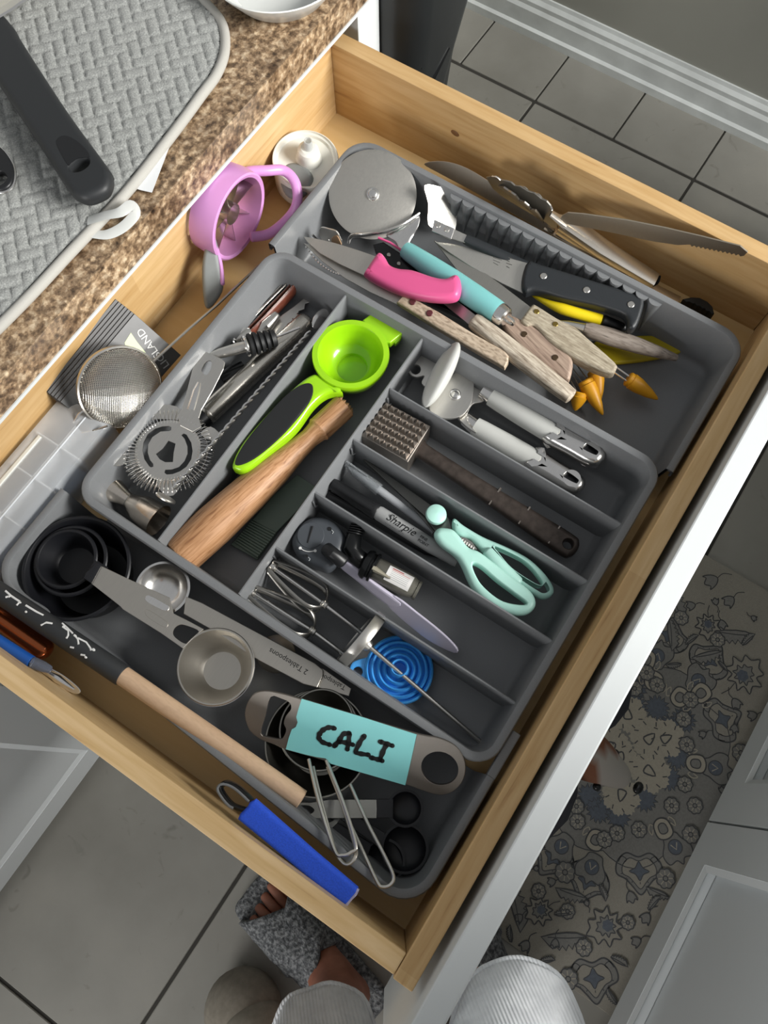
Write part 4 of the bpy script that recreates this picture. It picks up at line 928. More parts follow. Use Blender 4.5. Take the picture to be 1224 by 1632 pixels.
# ================================================================== measuring section
M['mblack'] = plain('matt_black_plastic', '#15161a', .42)
def cup(T, C, r, depth, mat, name='bowl', taper=.82, th=.0014, ax=(0, 0, 1), rim=.0022):
    p = [(-depth, 0), (-depth, r * taper - .002), (-depth + .002, r * taper), (-.003, r * .985), (-.0026, r + rim * .6), (-.001, r + rim), (0, r + rim * .5), (0, r - th * .5), (-.001, r - th), (-depth + .004, r * taper - th), (-depth + th, r * taper - .004), (-depth + th, 0)]
    return put(name, MB().lathe(C, ax, p, 56), mat, T)
G = 'black nested measuring cups'
for lab, (u, v), rp, z, dp in (('largest black measuring cup of the nested set', (121, 904), 83, -.040, .042), ('middle black measuring cup nested inside the largest', (112, 893), 55, -.043, .034), ('smallest black measuring cup nested inside the others', (105, 890), 46, -.041, .026)):
    C = at(u, v, z); T = thing('measuring_cup', lab, 'measuring cup', C - V((0, 0, dp)), G)
    cup(T, C, px(rp, u, v, z), dp, M['mblack'])
    if rp != 83:
        P = flat(z); dx = 0 if rp == 46 else 3
        put('handle', MB().plate(P, P.px2([(140 + dx, 908), (152 + dx, 893), (172, 904), (160, 928)]), .003, .001, h0=.001), M['mblack'], T)
# steel measuring cup with slotted handle
sA = thing('measuring_cup', 'steel measuring cup with a slotted handle reaching over the black cups', 'measuring cup', at(320, 1040, SF + .02))
C = at(343, 1062, -.036); M['cupsteel'] = steel('cup_steel', '#c4bfb6', .36)
cup(sA, C, px(59, 343, 1062, -.036), .029, M['cupsteel'], taper=.66, th=.0009, rim=.0016)
P = tri((160, 915, -.032), (300, 1020, -.036), (250, 960, -.035))
def o8(l): return [(120 + x / 2.78, 860 + y / 2.78) for x, y in l]
hole = cr(P.px2(o8([(440, 395), (465, 378), (500, 384), (548, 408), (515, 440), (490, 462), (450, 440), (434, 418)])), 4)
put('handle', MB().plate(P, P.px2(o8([(117, 118), (72, 196), (200, 296), (212, 310), (380, 415), (478, 484), (520, 440), (570, 398), (500, 360), (436, 328), (418, 258), (230, 172)])), .0016, .0004, [hole]), M['cupsteel'], sA)
P2 = Pl(P.o - P.n * .004, P.ex, P.n)
put('lower_handle', MB().plate(P2, P2.px2(o8([(95, 205), (205, 300), (385, 412), (440, 345), (380, 290), (120, 170)])), .0014, .0003), M['cupsteel'], sA)
put('end_block', MB().plate(P, P.px2(o8([(48, 150), (100, 105), (120, 118), (76, 198), (40, 175)])), .005, .001), M['mblack'], sA)
put('stamped_oval', MB().plate(P, cr(P.px2(o8([(310, 260), (330, 248), (400, 285), (418, 300), (400, 318), (325, 282)])), 3), .001, .0004, h0=.0013), M['chrome'], sA)
put('stamped_oval', MB().plate(P, cr(P.px2(o8([(308, 320), (325, 312), (400, 360), (412, 380), (395, 390), (325, 348)])), 3), .001, .0004, h0=.0011), M['cupsteel'], sA)
put('second_rim', MB().lathe(C - V((0, 0, .0035)), (0, 0, 1), [(0, px(59, 343, 1062, -.036) * .99), (.0005, px(62.5, 343, 1062, -.036)), (.0014, px(62.5, 343, 1062, -.036)), (.0018, px(59, 343, 1062, -.036) * .99)], 56, ring=True), M['chrome'], sA)
# steel tablespoon
sB = thing('measuring_spoon', 'steel measuring spoon with a round bowl and long stamped handle', 'measuring spoon', at(380, 1000, SF + .02))
C = at(259, 938, -.043); R_ = px(42, 259, 938, -.043)
pr = [(-R_ * .72 * math.sin(math.radians(90 - a)), R_ * math.sin(math.radians(a))) for a in range(0, 91, 10)]
pr += [(.0006, R_ + .0012), (.0008, R_ - .0008)] + [(-R_ * .72 * math.sin(math.radians(90 - a)) + .0008, (R_ - .0009) * math.sin(math.radians(a))) for a in range(85, -1, -10)]
put('bowl', MB().lathe(C, (.0, .0, 1), pr, 48), M['chrome'], sB)
P = tri((300, 955, -.043), (510, 1085, -.046), (420, 1010, -.045))
put('handle', MB().plate(P, P.px2(o8([(490, 252), (560, 280), (800, 408), (1062, 548), (1098, 578), (1098, 600), (1072, 656), (1010, 640), (790, 522), (640, 420), (480, 330)])), .0016, .0005), M['cupsteel'], sB)
xd = P.hit(440, 1046) - P.hit(490, 1076); yd_ = P.n.cross(xd)
text('2 Tablespoons', .0062, P.hit(492, 1069) + P.n * .0009, xd, P.n.cross(xd), M['ink'], sB, name='stamped_lettering')
sC = thing('measuring_spoon', 'smaller steel spoon handle showing past the end of the long one', 'measuring spoon', at(530, 1090, SF + .02))
P = tri((505, 1080, -.050), (562, 1108, -.050), (515, 1068, -.050))
put('handle', MB().plate(P, P.px2([(470, 1052), (516, 1066), (560, 1097), (556, 1110), (506, 1096), (455, 1062)]), .0016, .0005), M['cupsteel'], sC)
xd = P.hit(505, 1074) - P.hit(550, 1098)
text('Tablespoon', .0055, P.hit(552, 1094) + P.n * .0009, xd, P.n.cross(xd), M['ink'], sC, name='stamped_lettering')
put('bowl', MB().lathe(at(440, 1042, -.056), (0, 0, 1), [(-.008, 0), (-.0075, .008), (-.004, .014), (0, .016), (.0003, .0158), (-.004, .013), (-.0072, .006), (-.0074, 0)], 30), M['cupsteel'], sC)
# wooden dowel with black printed sleeve
A, B = at(-60, 905, -.026), at(196, 1077, -.031); Cc = at(482, 1275, -.042)
wp = thing('wooden_dowel', 'wooden rolling stick with a black flower-printed sleeve', 'rolling stick', at(250, 1110, SF))
k = px(1, 250, 1110, -.045); d = (Cc - B).normalized()
put('stick', MB().sweep([B - d * .01, B, B.lerp(Cc, .5), Cc], [k * 13, k * 15.5, k * 15.5, k * 14.5], 24, rc=.001), wood('pale_dowel', '#c3a284', '#d6b898', d, 1.3, .55, contrast=.9, speck=.12), wp)
d = (B - A).normalized(); L = (B - A).length
put('sleeve', MB().sweep([A, A.lerp(B, .5), B - d * .001, B], [k * 16, k * 17.5, k * 17.5, k * 16.5], 24), plain('black_sleeve', '#2a2c2e', .5), wp)
up = (CAM - B); up = (up - d * up.dot(d)).normalized(); sdv = up.cross(d)
def onsl(u, v):
    p = V(at(u, v, -.036)); t = (p - A).dot(d); c = A + d * t; s = (at(u, v, (c + up * k * 17).z) - c).dot(sdv); s = max(-k * 16.5, min(k * 16.5, s)); return c + sdv * s + up * math.sqrt((k * 17.6) ** 2 - s * s)
def o9(l): return [(x / 5.56, 920 + y / 5.56) for x, y in l]
for l in ([(115, 165), (165, 210), (240, 260)], [(120, 225), (165, 210)], [(240, 260), (215, 295)], [(290, 290), (380, 345), (440, 375)], [(420, 465), (470, 440), (520, 448)], [(590, 435), (640, 480), (690, 530)], [(600, 470), (650, 505), (655, 550), (640, 578)], [(700, 540), (735, 580), (745, 628)], [(735, 570), (805, 605), (845, 660), (850, 680)], [(670, 650), (705, 658)], [(760, 715), (800, 722)]):
    put('printed_stem', MB().sweep([onsl(*q) for q in o9(l)], [(.0008, .0003)] * len(l), 6, up=up), M['whiteink'], wp)
for x, y, r in ((610, 470, 2.6), (710, 552, 3.0), (870, 672, 3.2), (295, 350, 2.2), (805, 738, 2.6), (245, 268, 1.8), (150, 590 - 370, 1.6)):
    u, v = o9([(x, y)])[0]; c = onsl(u, v); rr = px(r, u, v, -.04)
    put('printed_petal', MB().ell(c, d * rr, sdv * rr * .8, up * .0003, 10, 6), M['whiteink'], wp)
# nested steel cups with wire handles
M['dsteel'] = steel('shadowed_steel', '#8f8d86', .34)  # darker grey steel of the cups with wire handles
G = 'steel cups with wire handles'
def wire_handle(T, pts): put('wire_handle', MB().sweep([V(p) for p in cr([tuple(at(*q)) for q in pts], 5, False)], .0014, 10), M['steel'], T)
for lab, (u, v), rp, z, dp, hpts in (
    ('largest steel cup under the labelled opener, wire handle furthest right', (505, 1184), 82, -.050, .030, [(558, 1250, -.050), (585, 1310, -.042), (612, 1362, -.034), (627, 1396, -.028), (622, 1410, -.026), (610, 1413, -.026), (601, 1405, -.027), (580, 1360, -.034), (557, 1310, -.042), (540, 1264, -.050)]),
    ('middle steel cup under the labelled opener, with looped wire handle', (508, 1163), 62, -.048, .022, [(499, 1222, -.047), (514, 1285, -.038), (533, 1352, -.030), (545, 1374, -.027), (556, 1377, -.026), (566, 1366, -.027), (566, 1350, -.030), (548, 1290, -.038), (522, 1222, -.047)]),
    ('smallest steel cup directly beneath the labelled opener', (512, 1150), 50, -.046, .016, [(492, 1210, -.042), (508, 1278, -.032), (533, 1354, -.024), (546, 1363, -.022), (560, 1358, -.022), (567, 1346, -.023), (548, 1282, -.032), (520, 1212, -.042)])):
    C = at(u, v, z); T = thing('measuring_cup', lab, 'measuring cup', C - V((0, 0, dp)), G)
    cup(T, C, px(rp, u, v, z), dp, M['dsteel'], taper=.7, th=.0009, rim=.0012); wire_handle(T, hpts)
# bottle opener with tape
bo = thing('bottle_opener', 'flat steel bottle opener wrapped in light blue tape reading CALI', 'bottle opener', at(560, 1180, -.06))
P = tri((421, 1141, -.037), (701, 1223, -.034), (560, 1180, -.035))
def o10(l): return [(340 + x / 2.66, 1060 + y / 2.66) for x, y in l]
out = cr(P.px2(o10([(135, 215), (145, 160), (175, 120), (220, 107), (290, 118), (375, 142), (520, 185), (700, 240), (870, 290), (960, 308), (1030, 345), (1068, 410), (1062, 480), (1020, 532), (960, 548), (890, 530), (815, 503), (650, 452), (480, 405), (310, 356), (260, 335), (200, 312), (155, 275)])), 4)
hring = circ(*P.to2(P.hit(*o10([(960, 435)])[0])), px(29.5, 701, 1223, -.035), 32)
hop = cr(P.px2(o10([(245, 133), (290, 140), (325, 158), (330, 185), (308, 215), (300, 245), (310, 270), (300, 300), (285, 312), (240, 305), (203, 288), (222, 215)])), 3)
put('plate', MB().plate(P, out, .0022, .0006, [hring, hop]), steel('opener_steel', '#8b8680', .5), bo)
M['tape'] = plain('light_blue_tape', '#86d3d3', .45, var=.03, scale=40)
put('tape', MB().plate(P, P.px2(o10([(377, 139), (620, 212), (863, 290), (840, 395), (815, 504), (650, 456), (500, 413), (478, 390), (440, 385), (398, 376), (310, 352), (322, 305), (335, 268), (352, 258), (360, 238), (354, 216), (364, 180)])), .0004, h0=.0018), M['tape'], bo, label='light blue tape with handwritten black letters')
def o11(l): return [(380 + x / 4.37, 1080 + y / 4.37) for x, y in l]
W4 = .0042
for l in ([(672, 345), (640, 338), (600, 352), (572, 380), (565, 410), (590, 440), (640, 458)], [(672, 468), (705, 430), (735, 385), (772, 378)], [(775, 378), (772, 430), (762, 490)], [(700, 438), (740, 442), (800, 458)], [(880, 398), (850, 440), (822, 505), (850, 520), (908, 528)], [(990, 437), (1030, 450), (1074, 465)], [(1035, 455), (1012, 500), (990, 558)], [(928, 548), (965, 558), (1004, 570)]):
    q = cr(P.px2(o11(l)), 5, False); mb = MB().ribbon(P, q, [px(8.0 + 1.2 * math.sin(i * 1.3), 570, 1180, -.035) for i in range(len(q))], .0018, th=.0003)
    for e in (q[0], q[-1]): mb.plate(P, circ(e[0], e[1], px(4.0, 570, 1180, -.035), 10), .0003, h0=.0021)
    put('handwritten_letter', mb, M['ink'], bo, smooth=0)
# black measuring spoons
G = 'black measuring spoons'
M['greyh'] = plain('grey_handle_label', '#8a8a86', .4)
def bspoon(label, c, rp, z, hpts, loopc=None, grey=None):
    C = at(*c, z); T = thing('measuring_spoon', label, 'measuring spoon', V((C.x, C.y, SF)), G); R_ = px(rp, *c, z)
    pr = [(-R_ * .6 * math.cos(math.radians(a)), R_ * math.sin(math.radians(a))) for a in range(0, 91, 15)] + [(.0006, R_ + .001), (.0006, R_ - .001)] + [(-R_ * .55 * math.cos(math.radians(a)), (R_ - .0012) * math.sin(math.radians(a))) for a in range(80, -1, -16)]
    put('bowl', MB().lathe(C, (0, 0, 1), pr, 36), M['mblack'], T)
    P = flat(z - .0005); put('handle', MB().plate(P, P.px2(hpts), .003, .001), M['mblack'], T)
    if grey: put('handle_plate', MB().plate(P, P.px2(grey[0]), .0012, .0004, [P.px2(h) for h in grey[1]], h0=.0028), M['greyh'], T)
def o12(l): return [(440 + x / 4.708, 1200 + y / 4.708) for x, y in l]
bspoon('black measuring spoon with flat grey slotted handle', (646, 1288), 27, -.056, o12([(370, 350), (880, 345), (880, 490), (370, 490)]),
       None, (cr(o12([(108, 430), (115, 390), (145, 372), (260, 372)]), 3, False) + o12([(400, 350), (752, 350), (755, 420), (752, 488), (400, 488), (270, 488)]) + cr(o12([(270, 488), (150, 488), (118, 470), (108, 430)]), 3, False), [cr(o12([(150, 425), (165, 395), (250, 395), (290, 430), (250, 460), (165, 460)]), 3)]))
bspoon('larger black measuring spoon, nearest the front of the drawer', (645, 1352), 36, -.060, o12([(380, 420), (430, 370), (820, 600), (780, 720)]))
bspoon('black measuring spoon behind the long wire handle', (612, 1372), 32, -.066, o12([(300, 500), (380, 470), (720, 680), (680, 800)]), None, (cr(o12([(300, 530), (320, 495), (360, 490), (400, 520), (470, 480), (480, 500), (410, 570), (370, 580), (320, 570)]), 3), [circ(*o12([(352, 530)])[0], 5, 12)]))
# ================================================================== loose things in the drawer
# white lid with spout
M['milk'] = plain('milky_plastic', '#dcdcd4', .38)
C = at(487, 254, -.044); R_ = px(53, 487, 254, -.044)
ld = thing('spout_lid', 'round white plastic lid with a short clear spout', 'lid', V((C.x, C.y, BZ)))
put('disc', MB().lathe(C, (-.05, -.12, 1), [(-.036, R_ * .93), (-.034, R_ * .97), (-.001, R_), (.0006, R_ * .99), (.0008, R_ * .965), (-.001, R_ * .95), (-.0016, R_ * .88), (-.004, R_ * .84), (-.0045, R_ * .55), (-.0045, R_ * .4), (-.004, 0)], 56), M['milk'], ld)
ax = V((-.05, -.12, 1)).normalized(); Q = at(492, 252, -.047)
put('neck', MB().lathe(Q, ax, [(-.004, R_ * .42), (.004, R_ * .36), (.010, R_ * .335), (.014, R_ * .30), (.016, R_ * .22), (.016, R_ * .1)], 36), M['milk'], ld)
put('clear_tip', MB().lathe(Q + ax * .015, ax, [(-.001, .0050), (.011, .0042), (.0118, .0040), (.0118, .0033), (.0, .0035)], 24, ring=True), plain('clear_tip', '#c9ccca', .1, alpha=.55), ld)
# apple slicer
M['pinkp'] = plain('lilac_pink_plastic', '#cf93cc', .33)
M['gpad'] = plain('soft_grey_rubber', '#7f8382', .5)
ap = thing('apple_slicer', 'pink and grey apple slicer leaning on the drawer back', 'apple slicer', at(370, 370, BZ))
C = at(372, 342, -.030); view = (CAM - C).normalized()
big = at(397, 278, -.03) - at(341, 415, -.03); big = (big - view * big.dot(view)).normalized()
prp = view.cross(big)
if (at(400, 350, -.044) - at(360, 340, -.044)).dot(prp) < 0: prp = -prp
axr = (prp * .90 + view * .46).normalized()      # ring axis, pointing out of the leaning ring
Rr = px(71, 372, 342, -.030); h = .027
put('ring', MB().lathe(C - axr * h * .75, axr, [(0, Rr * .97), (0, Rr), (h * .5, Rr * 1.03), (h, Rr * 1.01), (h + .001, Rr * .97), (h, Rr * .90), (h * .5, Rr * .94), (0, Rr * .95)], 56, ring=True), M['pinkp'], ap)
e1 = (big - axr * big.dot(axr)).normalized(); e2 = axr.cross(e1)
for i in range(8):
    a = math.pi * 2 * i / 8 + .2; q = e1 * math.cos(a) + e2 * math.sin(a); t = axr.cross(q) * .0004
    c0 = C - axr * h * .45; vs = []
    for rr in (.0105, Rr * .965):
        for hh in (-.006, .008):
            for sg in (-1, 1): vs.append(c0 + q * rr + axr * hh + t * sg)
    put('blade', MB().add(vs, [(0, 1, 3, 2), (4, 6, 7, 5), (0, 4, 5, 1), (2, 3, 7, 6), (0, 2, 6, 4), (1, 5, 7, 3)]), M['steel'], ap, smooth=0)
put('core_ring', MB().lathe(C - axr * h * .45, axr, [(-.008, .0105), (.012, .0105), (.012, .0098), (-.008, .0098)], 28, ring=True), M['steel'], ap)
def loop(pts, rr): return MB().sweep([V(p) for p in cr([tuple(at(*q)) for q in pts], 5, False)], rr, 12, up=view, rc=.002)
put('handle', loop([(352, 318, -.036), (366, 292, -.028), (392, 275, -.024), (425, 272, -.028), (452, 272, -.034), (470, 290, -.040), (474, 320, -.050), (462, 345, -.062), (430, 372, -.070), (398, 378, -.066)], (.0050, .0040)), M['pinkp'], ap)
put('handle', loop([(352, 318, -.036), (343, 345, -.034), (338, 375, -.036), (346, 400, -.040), (352, 425, -.046), (355, 455, -.052)], (.0022, .0030)), M['pinkp'], ap)
P = tri((340, 380, -.034), (352, 460, -.056), (326, 430, -.046))
put('grip_pad', MB().plate(P, cr(P.px2([(336, 376), (345, 384), (351, 420), (356, 458), (344, 482), (332, 492), (325, 480), (322, 430), (327, 395)]), 4), .009, .004, steps=4), M['gpad'], ap)
P = tri((470, 265, -.050), (495, 300, -.054), (450, 300, -.056))
put('grip_pad', MB().plate(P, cr(P.px2([(446, 285), (452, 268), (468, 261), (488, 268), (500, 285), (492, 306), (474, 318), (455, 310)]), 4), .009, .004, steps=4), M['gpad'], ap)
# stack of dark cards
M['card'] = plain('dark_card', '#3c3b3b', .42)
M['cardf'] = plain('printed_card_face', '#4c4c4c', .35, var=.35, scale=30)
pa, pb_, pd = (205, 505, -.016), (288, 566, -.060), (82, 628, -.020)
P0 = tri(pa, pb_, pd); N_ = 8
quad = [(214, 500), (288, 566), (168, 702), (96, 640)]
for i in range(N_):
    P = Pl(P0.o - P0.n * .0015 * i, P0.ex, P0.n)
    q = [V(p) for p in P0.px2(quad)]; u = (q[0] - q[1]).normalized(); sh = u * .0030 * i
    q = [(p.x + sh.x, p.y + sh.y) for p in q]
    lab = ['topmost dark printed card of the stack, with white lettering', 'second dark card of the stack against the drawer back', 'third dark card of the stack against the drawer back', 'fourth dark card of the stack against the drawer back', 'fifth dark card of the stack against the drawer back', 'sixth dark card of the stack against the drawer back', 'seventh dark card of the stack against the drawer back', 'rearmost dark card touching the drawer back'][i]
    c = sum((P.to3(*x) for x in q), V()) / 4
    T = thing('printed_card', lab, 'card', c - V((0, 0, .03)), 'stack of dark cards')
    put('sheet', MB().plate(P, q, .0014, .0002, steps=1), M['cardf'] if i == 0 else M['card'], T)
    if i == 0:
        xd = P.hit(232, 530) - P.hit(252, 552)
        s = P.hit(262, 578) - P.hit(214, 522)
        a0 = P.hit(268, 561) + P.n * .0009
        xd = (P.hit(238, 531) - P.hit(262, 566)); yd2 = P.n.cross(xd)
        text('SLAND', .0098, P.hit(256, 566) + P.n * .0009, xd, yd2, M['whiteink'], T)
        text('LIC', .0098, P.hit(270, 582) + P.n * .0009, xd, yd2, M['lock'], T)
        put('printed_patch', MB().plate(P, P.px2([(198, 546), (208, 530), (218, 545), (232, 562), (200, 556)]), .0002, h0=.0010), plain('pale_green_print', '#c7d3a8', .5), T)
# mesh strainer
ms = thing('mesh_strainer', 'small steel mesh strainer with a long wire handle', 'strainer', at(200, 640, BZ))
C = at(192, 618, -.030); ax = ((CAM - C).normalized() * .80 + (at(230, 650, -.03) - at(192, 618, -.03)).normalized() * .60).normalized()
Rs = px(66, 195, 620, -.03)
put('rim', MB().lathe(C, ax, [(-.0025, Rs * .97), (-.0025, Rs * 1.03), (.0015, Rs * 1.03), (.0025, Rs * .99), (.0015, Rs * .96)], 56, ring=True), M['steel'], ms)
e1 = ax.orthogonal().normalized(); e2 = ax.cross(e1); mb = MB(); dep = Rs * .62
def dome(x, y): r2 = (x * x + y * y) / (Rs * .97) ** 2; return C + e1 * x + e2 * y + ax * dep * math.sqrt(max(0, 1 - r2))
vdir = (at(230, 640, -.02) - at(200, 560, -.02)); va = math.atan2(vdir.dot(e2), vdir.dot(e1)); cu, su = math.cos(va), math.sin(va)
NW = 25
for fam in (0, 1):
    for i in range(-NW + 1, NW):
        c = i / NW * Rs * .97; m = math.sqrt(max(0, (Rs * .97) ** 2 - c * c)); path = []
        for j in range(15):
            t = -m * math.cos(math.pi * j / 14); x, y = (c, t) if fam else (t, c)
            path.append(dome(x * cu - y * su, x * su + y * cu))
        if m > .002: mb.sweep(path, .00034, 4, up=ax, cap=False)
put('mesh', mb, M['steel'], ms, kind='stuff', smooth=0)
put('handle', MB().sweep([at(244, 576, -.030), at(300, 525, -.032), at(345, 487, -.036), at(395, 440, -.046), at(412, 424, -.052)], .0013, 8), M['steeld'], ms)
put('rest_hook', MB().sweep([at(143, 645, -.028), at(126, 660, -.030), at(118, 674, -.036)], .0011, 8), M['chrome'], ms)
put('rest_hook', MB().sweep([at(171, 679, -.030), at(150, 686, -.034), at(131, 690, -.040)], .0009, 8), M['chrome'], ms)
# translucent box
bx = thing('plastic_box', 'translucent plastic compartment box in the back corner', 'box', (0.10, 0.47, BZ))
M['cloud'] = plain('cloudy_plastic', '#e8ecf0', .22, alpha=.42, spec=.8)
M['cloud2'] = plain('cloudy_rib', '#e4e9ee', .35, alpha=.6)
x0, x1, y0, y1, zt = 0.004, 0.204, 0.4385, 0.4985, -.034
ring_ = lambda d, z: [V((x, y, z)) for x, y in rrect(x0 + d, y0 + d, x1 - d, y1 - d, .007, 4)]
mb = MB()
sec = [ring_(.004, BZ + .0004), ring_(.001, BZ + .004), ring_(0, zt - .012), ring_(.0008, zt - .006), ring_(.004, zt - .0015), ring_(.009, zt)]
n = len(sec[0])
for q in sec: mb.v += q
for i in range(len(sec) - 1):
    for k in range(n): mb.f.append([i * n + k, i * n + (k + 1) % n, (i + 1) * n + (k + 1) % n, (i + 1) * n + k]); mb.m.append(0)
mb.f.append(list(range(n))); mb.m.append(0); mb.f.append([(len(sec) - 1) * n + k for k in range(n)]); mb.m.append(0)
put('shell', mb, M['cloud'], bx)
for x in (.045, .085, .125, .160): put('divider', MB().box(x, y0 + .004, BZ + .003, x + .0014, y1 - .004, zt - .008), M['cloud2'], bx)
put('divider', MB().box(x0 + .004, .468, BZ + .003, x1 - .02, .4694, zt - .008), M['cloud2'], bx)
put('lid_seam', MB().sweep([(x0 + .005, .4620, zt + .0002), (x1 - .010, .4620, zt + .0002)], .0007, 6), M['cloud2'], bx)
put('latch', MB().box(.088, .482, zt - .002, .158, .4855, zt + .0012, .0006), M['milk'], bx)
put('blue_insert', MB().box(.010, .446, BZ + .003, .158, .490, BZ + .018, .003), plain('slate_blue', '#8493a8', .4), bx)
# side gap: copper tube, blue pen, steel pick
A, B = at(-40, 958, -.050), at(80, 1042, -.052)
tag(put('copper_tube', MB().sweep([A, A.lerp(B, .5), B], .0088, 22, rc=.006), plain('copper', '#a35a36', .22, metal=.85), loc=(A + B) / 2 - V((0, 0, .009))), 'shiny copper tube with a rounded end beside the organizer', 'tube')
A, B = at(-30, 1004, -.036), at(50, 1055, -.036); Cc = at(82, 1068, -.038)
bp = thing('pen', 'bright blue pen with a clear end below the copper tube', 'pen', (A + B) / 2 - V((0, 0, .006)))
put('barrel', MB().sweep([A, B], .0050, 16), plain('pen_blue', '#1f57a8', .35), bp)
put('clear_end', MB().sweep([B, B.lerp(Cc, .6), Cc], [.0048, .0044, .003], 16, rc=.001), plain('tinted_clear', '#8f97a8', .1, trans=.7, ior=1.3), bp)
A, B = at(60, 1062, -.050), at(128, 1103, -.054)
sp = thing('spreader', 'small shiny steel spreader tip at the end of the blue pen', 'spreader', (A + B) / 2 - V((0, 0, .006)))
P = tri((60, 1062, -.048), (128, 1103, -.054), (95, 1070, -.050))
put('blade', MB().plate(P, cr(P.px2([(52, 1052), (75, 1062), (100, 1075), (122, 1092), (129, 1102), (120, 1106), (98, 1096), (74, 1078), (56, 1062)]), 4), .0016, .0006), M['chrome'], sp)
put('ridge', MB().sweep([P.hit(70, 1068) + P.n * .0012, P.hit(92, 1082) + P.n * .003, P.hit(118, 1099) + P.n * .001], [(.001, .0008), (.0032, .002), (.0012, .0008)], 10), M['chrome'], sp)
# blue sleeve
bs = thing('sleeved_tool', 'tool with a bright blue fabric sleeve and dark looped end', 'tool', at(460, 1350, -.05))
A, B = at(393, 1290, -.020), at(561, 1430, -.022); P = tri((393, 1290, -.014), (561, 1430, -.016), (560, 1340, -.012))
M['bluefab'] = plain('royal_blue_fabric', '#2a58dc', .75, bmp=.25, scale=900, var=.12)
out = P.px2([(408, 1273), (430, 1292), (500, 1354), (571, 1414), (570, 1422), (561, 1430), (556, 1438), (550, 1442), (500, 1405), (430, 1346), (380, 1305), (384, 1296), (396, 1284), (399, 1278)])
put('sleeve', MB().plate(P, out, .008, .0025, steps=3), M['bluefab'], bs)
put('frayed_edge', MB().sweep([P.hit(571, 1415) + P.n * .002, P.hit(567, 1424) + P.n * .003, P.hit(560, 1431) + P.n * .002, P.hit(552, 1441) + P.n * .003], .0011, 6), plain('fray', '#a9a6c4', .8), bs)
lo = [V(p) for p in cr([tuple(at(*q)) for q in ((396, 1292, -.016), (372, 1284, -.016), (356, 1266, -.016), (352, 1254, -.016), (362, 1248, -.016), (380, 1256, -.016), (402, 1276, -.016))], 5, False)]
put('loop_end', MB().sweep(lo, (.0022, .004), 12), M['blackg'], bs)
lo2 = [p + V((-.0014, .001, .003)) for p in lo[4:]]
put('loop_rim', MB().sweep(lo2, .0012, 8), M['tray'], bs)
# tongs and steel pieces along the far side
tg = thing('tongs', 'steel tongs with scalloped jaws along the drawer side', 'tongs', at(900, 370, BZ))
def tongarm(pts, w, z, th, nm):
    P = tri(*z); return put(nm, MB().plate(P, P.px2(pts), th, .0006), M['steel'], tg)
ch1 = [at(898, 352, -.040), at(960, 396, -.052), at(1044, 448, -.066)]
put('arm', MB().sweep(ch1, [(.010, .005), (.0095, .005), (.008, .0045)], 12, e=4), steel('tong_steel', '#d8d2c8', .3, brush=.01), tg)
put('arm', MB().sweep([at(893, 362, -.056), at(950, 402, -.068), at(1035, 455, -.078)], [(.008, .004), (.008, .004), (.007, .004)], 12, e=4), bpy.data.materials['tong_steel'], tg)
put('arm_opening', MB().sweep([ch1[2] - V((0, .0006, 0)), ch1[2] + (ch1[2] - ch1[1]).normalized() * .001], (.006, .003), 10, e=4), M['ink'], tg)
P = tri((780, 285, -.034), (885, 350, -.038), (860, 310, -.018))
sc_ = [(775, 282), (784, 280), (793, 282), (799, 286), (806, 287), (815, 290), (821, 295), (829, 296), (837, 301), (843, 304), (852, 307), (859, 312), (864, 316), (872, 320), (878, 327), (881, 334), (881, 342), (888, 352), (889, 362), (880, 362), (868, 352), (850, 342), (826, 328), (800, 312), (786, 300)]
put('jaw', MB().plate(P, P.px2(sc_), .0018, .0004), M['steeld'], tg)
sc2 = [(783, 290), (790, 294), (796, 297), (803, 298), (810, 303), (815, 306), (822, 311), (828, 319), (836, 322), (843, 328), (846, 333), (853, 334), (858, 340), (866, 352), (868, 356), (884, 366), (886, 378), (866, 368), (840, 352), (810, 330), (790, 308)]
P = tri((783, 290, -.046), (884, 366, -.050), (840, 330, -.034))
put('jaw', MB().plate(P, P.px2(sc2), .0018, .0004), M['steeld'], tg)
put('neck', MB().sweep([at(878, 340, -.030), at(888, 348, -.034), at(902, 356, -.040)], [(.004, .0016), (.005, .003), (.009, .0045)], 10), bpy.data.materials['tong_steel'], tg)
for a, b in (((798, 287), (784, 281)), ((821, 296), (806, 288)), ((842, 304), (828, 297)), ((864, 316), (850, 307)), ((880, 335), (870, 320))):
    put('scallop_edge', MB().sweep([V(p) for p in cr([tuple(at(*a, -.025)), tuple(at((a[0] + b[0]) / 2 + 1, (a[1] + b[1]) / 2 - 2, -.024)), tuple(at(*b, -.026))], 4, False)], .0008, 6), M['chrome'], tg)
sv = thing('serrated_server', 'long flat steel blade with a serrated tip leaning on the drawer side', 'cake server', at(1040, 390, BZ))
P = tri((900, 345, -.028), (1190, 402, .001), (1040, 395, -.030))
pts = [(905, 338), (930, 340), (1000, 350), (1060, 362), (1120, 376), (1180, 391), (1186, 396), (1192, 401), (1186, 407)]
for i in range(12): pts += [(1180 - i * 7, 408 - i * 1.0 - .4 * i), (1177 - i * 7, 404.5 - i * 1.0 - .4 * i)]
pts += [(1080, 390), (1040, 384), (980, 371), (930, 361), (896, 355), (893, 348), (897, 342)]
put('blade', MB().plate(P, P.px2(pts), .0014, .0002, steps=1), steel('mirror_blade', '#ddd2c2', .3, brush=.015), sv)
fb = thing('steel_turner', 'flat steel turner blade wedged between organizer and drawer side', 'turner', at(760, 300, BZ))
P = tri((690, 262, -.056), (900, 385, -.062), (790, 285, -.044))
